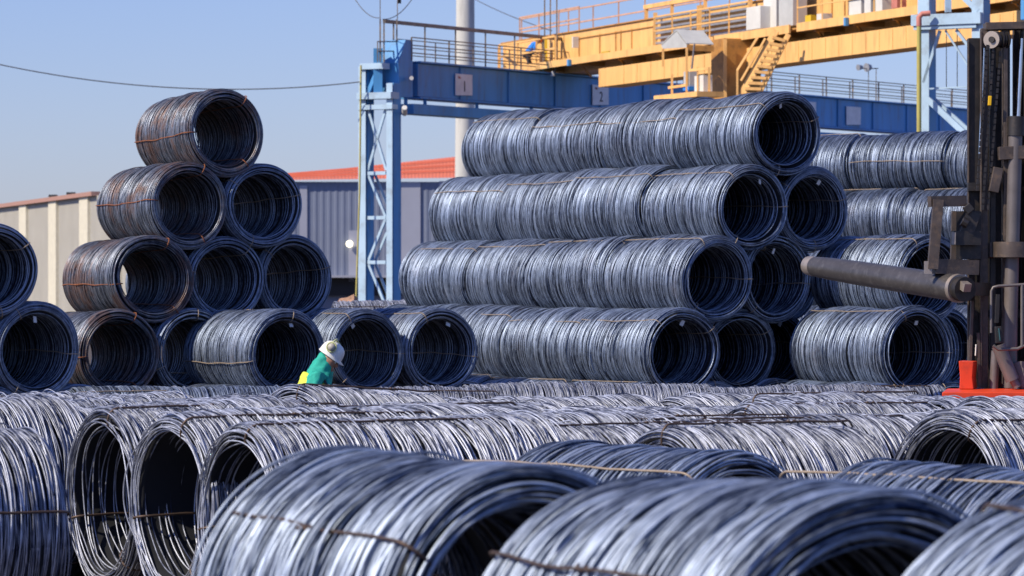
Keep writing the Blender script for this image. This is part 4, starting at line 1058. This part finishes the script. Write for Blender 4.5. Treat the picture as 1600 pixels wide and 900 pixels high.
    bm("ram_tip", M_ramtip, [('t', [A, A + d * .03, A + d * .168], .122, 32, False, .128)], True)
    bm("ram_collar", M_ramtip, [('t', [B - d * .07, B], .174, 32)], True)
    bm("ram_mount", M_steeld, [('t', [B, B + d * .12], .15, 24), ('b', B + d * .05, P(1540, 452, -.2), .14, .16)], True)
    bm("ram_lug", M_ramtip, [('b', B + d * .02 + Vector((0, -.06, .06)), B + d * .16 + Vector((0, -.06, .02)), .10, .10), ('b', P(1508, 455, -.5), P(1519, 456, -.5), .08, .09)])
    # guard bracket, mirror, tilt cylinder
    bm("mirror_bracket", M_greyp, [('t', [P(1549, 520, -.7), P(1549, 455, -.7), P(1552, 449, -.7), P(1560, 447, -.7), P(1625, 443, -.7)], .018, 8), ('t', [P(1597, 445, -.7), P(1597, 540, -.7)], .02, 8),
                                     ('t', [P(1552, 540, -.7), P(1560, 546, -.7), P(1590, 545, -.7), P(1600, 540, -.7)], .02, 8)], True)
    bm("mirror", M_steeld, [('b', P(1559, 460, -.7), P(1557, 505, -.7), .07, .05), ('b', P(1559, 510, -.72), P(1561, 536, -.72), .10, .08)])
    bm("mirror_glass", mat("teal_mirror_glass", (.15, .4, .45), .1, .8), [('b', P(1560, 513, -.765), P(1562, 532, -.765), .06, .01)], bevel=0)
    bm("tilt_cylinder", M_greyp, [('t', [P(1560, 540, -.5), P(1582, 594, -.5)], .085, 18), ('t', [P(1582, 592, -.5), P(1590, 605, -.5)], .05, 12)], True)
    bm("support_tube", M_greyp, [('t', [P(1556, 548, -.3), P(1552, 612, -.3)], .055, 14)], True)
    bm("knuckle_joint", M_greyp, [('t', [P(1595, 585, -.45), P(1602, 585, -.2)], .16, 20)], True)
    bm("warning_label", M_sign, [('b', P(1525, 538, -.115), P(1524, 556, -.115), .05, .01)])
    # chassis
    zt = CZ - 166 * D / F
    ch = MB(); ch.prism([P(1472, 613, -1.1), P(1480, 607, -.3), P(1660, 607, -.3), P(1660, 613, -1.1)], Vector((0, 0, -.12))); ch.build("chassis_plate", M_red, root, bevel=.01)
    ch = MB(); c = P(1600, 628, .3); c.x = P(1575, 440).x + .55; ch.box((c.x, D + .3, (zt - .12 + g + .45) / 2), 1.9, 2.2, zt - .12 - g - .45); ch.build("chassis", M_red, root, bevel=.02)
    ch = MB(); ch.prism([P(1499, 608, -.5), P(1521, 608, -.5), P(1519, 590, -.5), P(1521, 565, -.5), P(1498, 564, -.5), P(1500, 590, -.5)], Vector((.09, .35, 0))); ch.build("fender_post", M_red, root, bevel=.008)
    for (x, y) in ((-.35, -.75), (-.35, 1.2), (1.6, -.75), (1.6, 1.2)):
        w = MB(); c = Vector((P(1575, 440).x + x, D + y, g + .5)); w.tube([c + Vector((-.16, 0, 0)), c + Vector((.16, 0, 0))], .5, 28); wo_ = w.build("wheel", M_dark, root, True)
        w = MB(); w.tube([c + Vector((-.17, 0, 0)), c + Vector((.17, 0, 0))], .24, 16); h = w.build("rim", M_red, root, True); h.parent = wo_
    # cab beyond the frame
    cb = MB(); X = P(1600, 440).x + .75
    for x in (0, 1.1):
        for y in (.1, 1.2): cb.beam((X + x, D + y, zt), (X + x, D + y, zt + 1.6), .07, .07)
    cb.each("cab_post", M_red, root); MB().box((X + .55, D + .65, zt + 1.64), 1.3, 1.3, .08).build("cab_roof", M_red, root)
    MB().box((X + .55, D + 1.0, zt + .4), 1.2, .9, .8).build("engine_cover", M_red, root, bevel=.04)
truck()
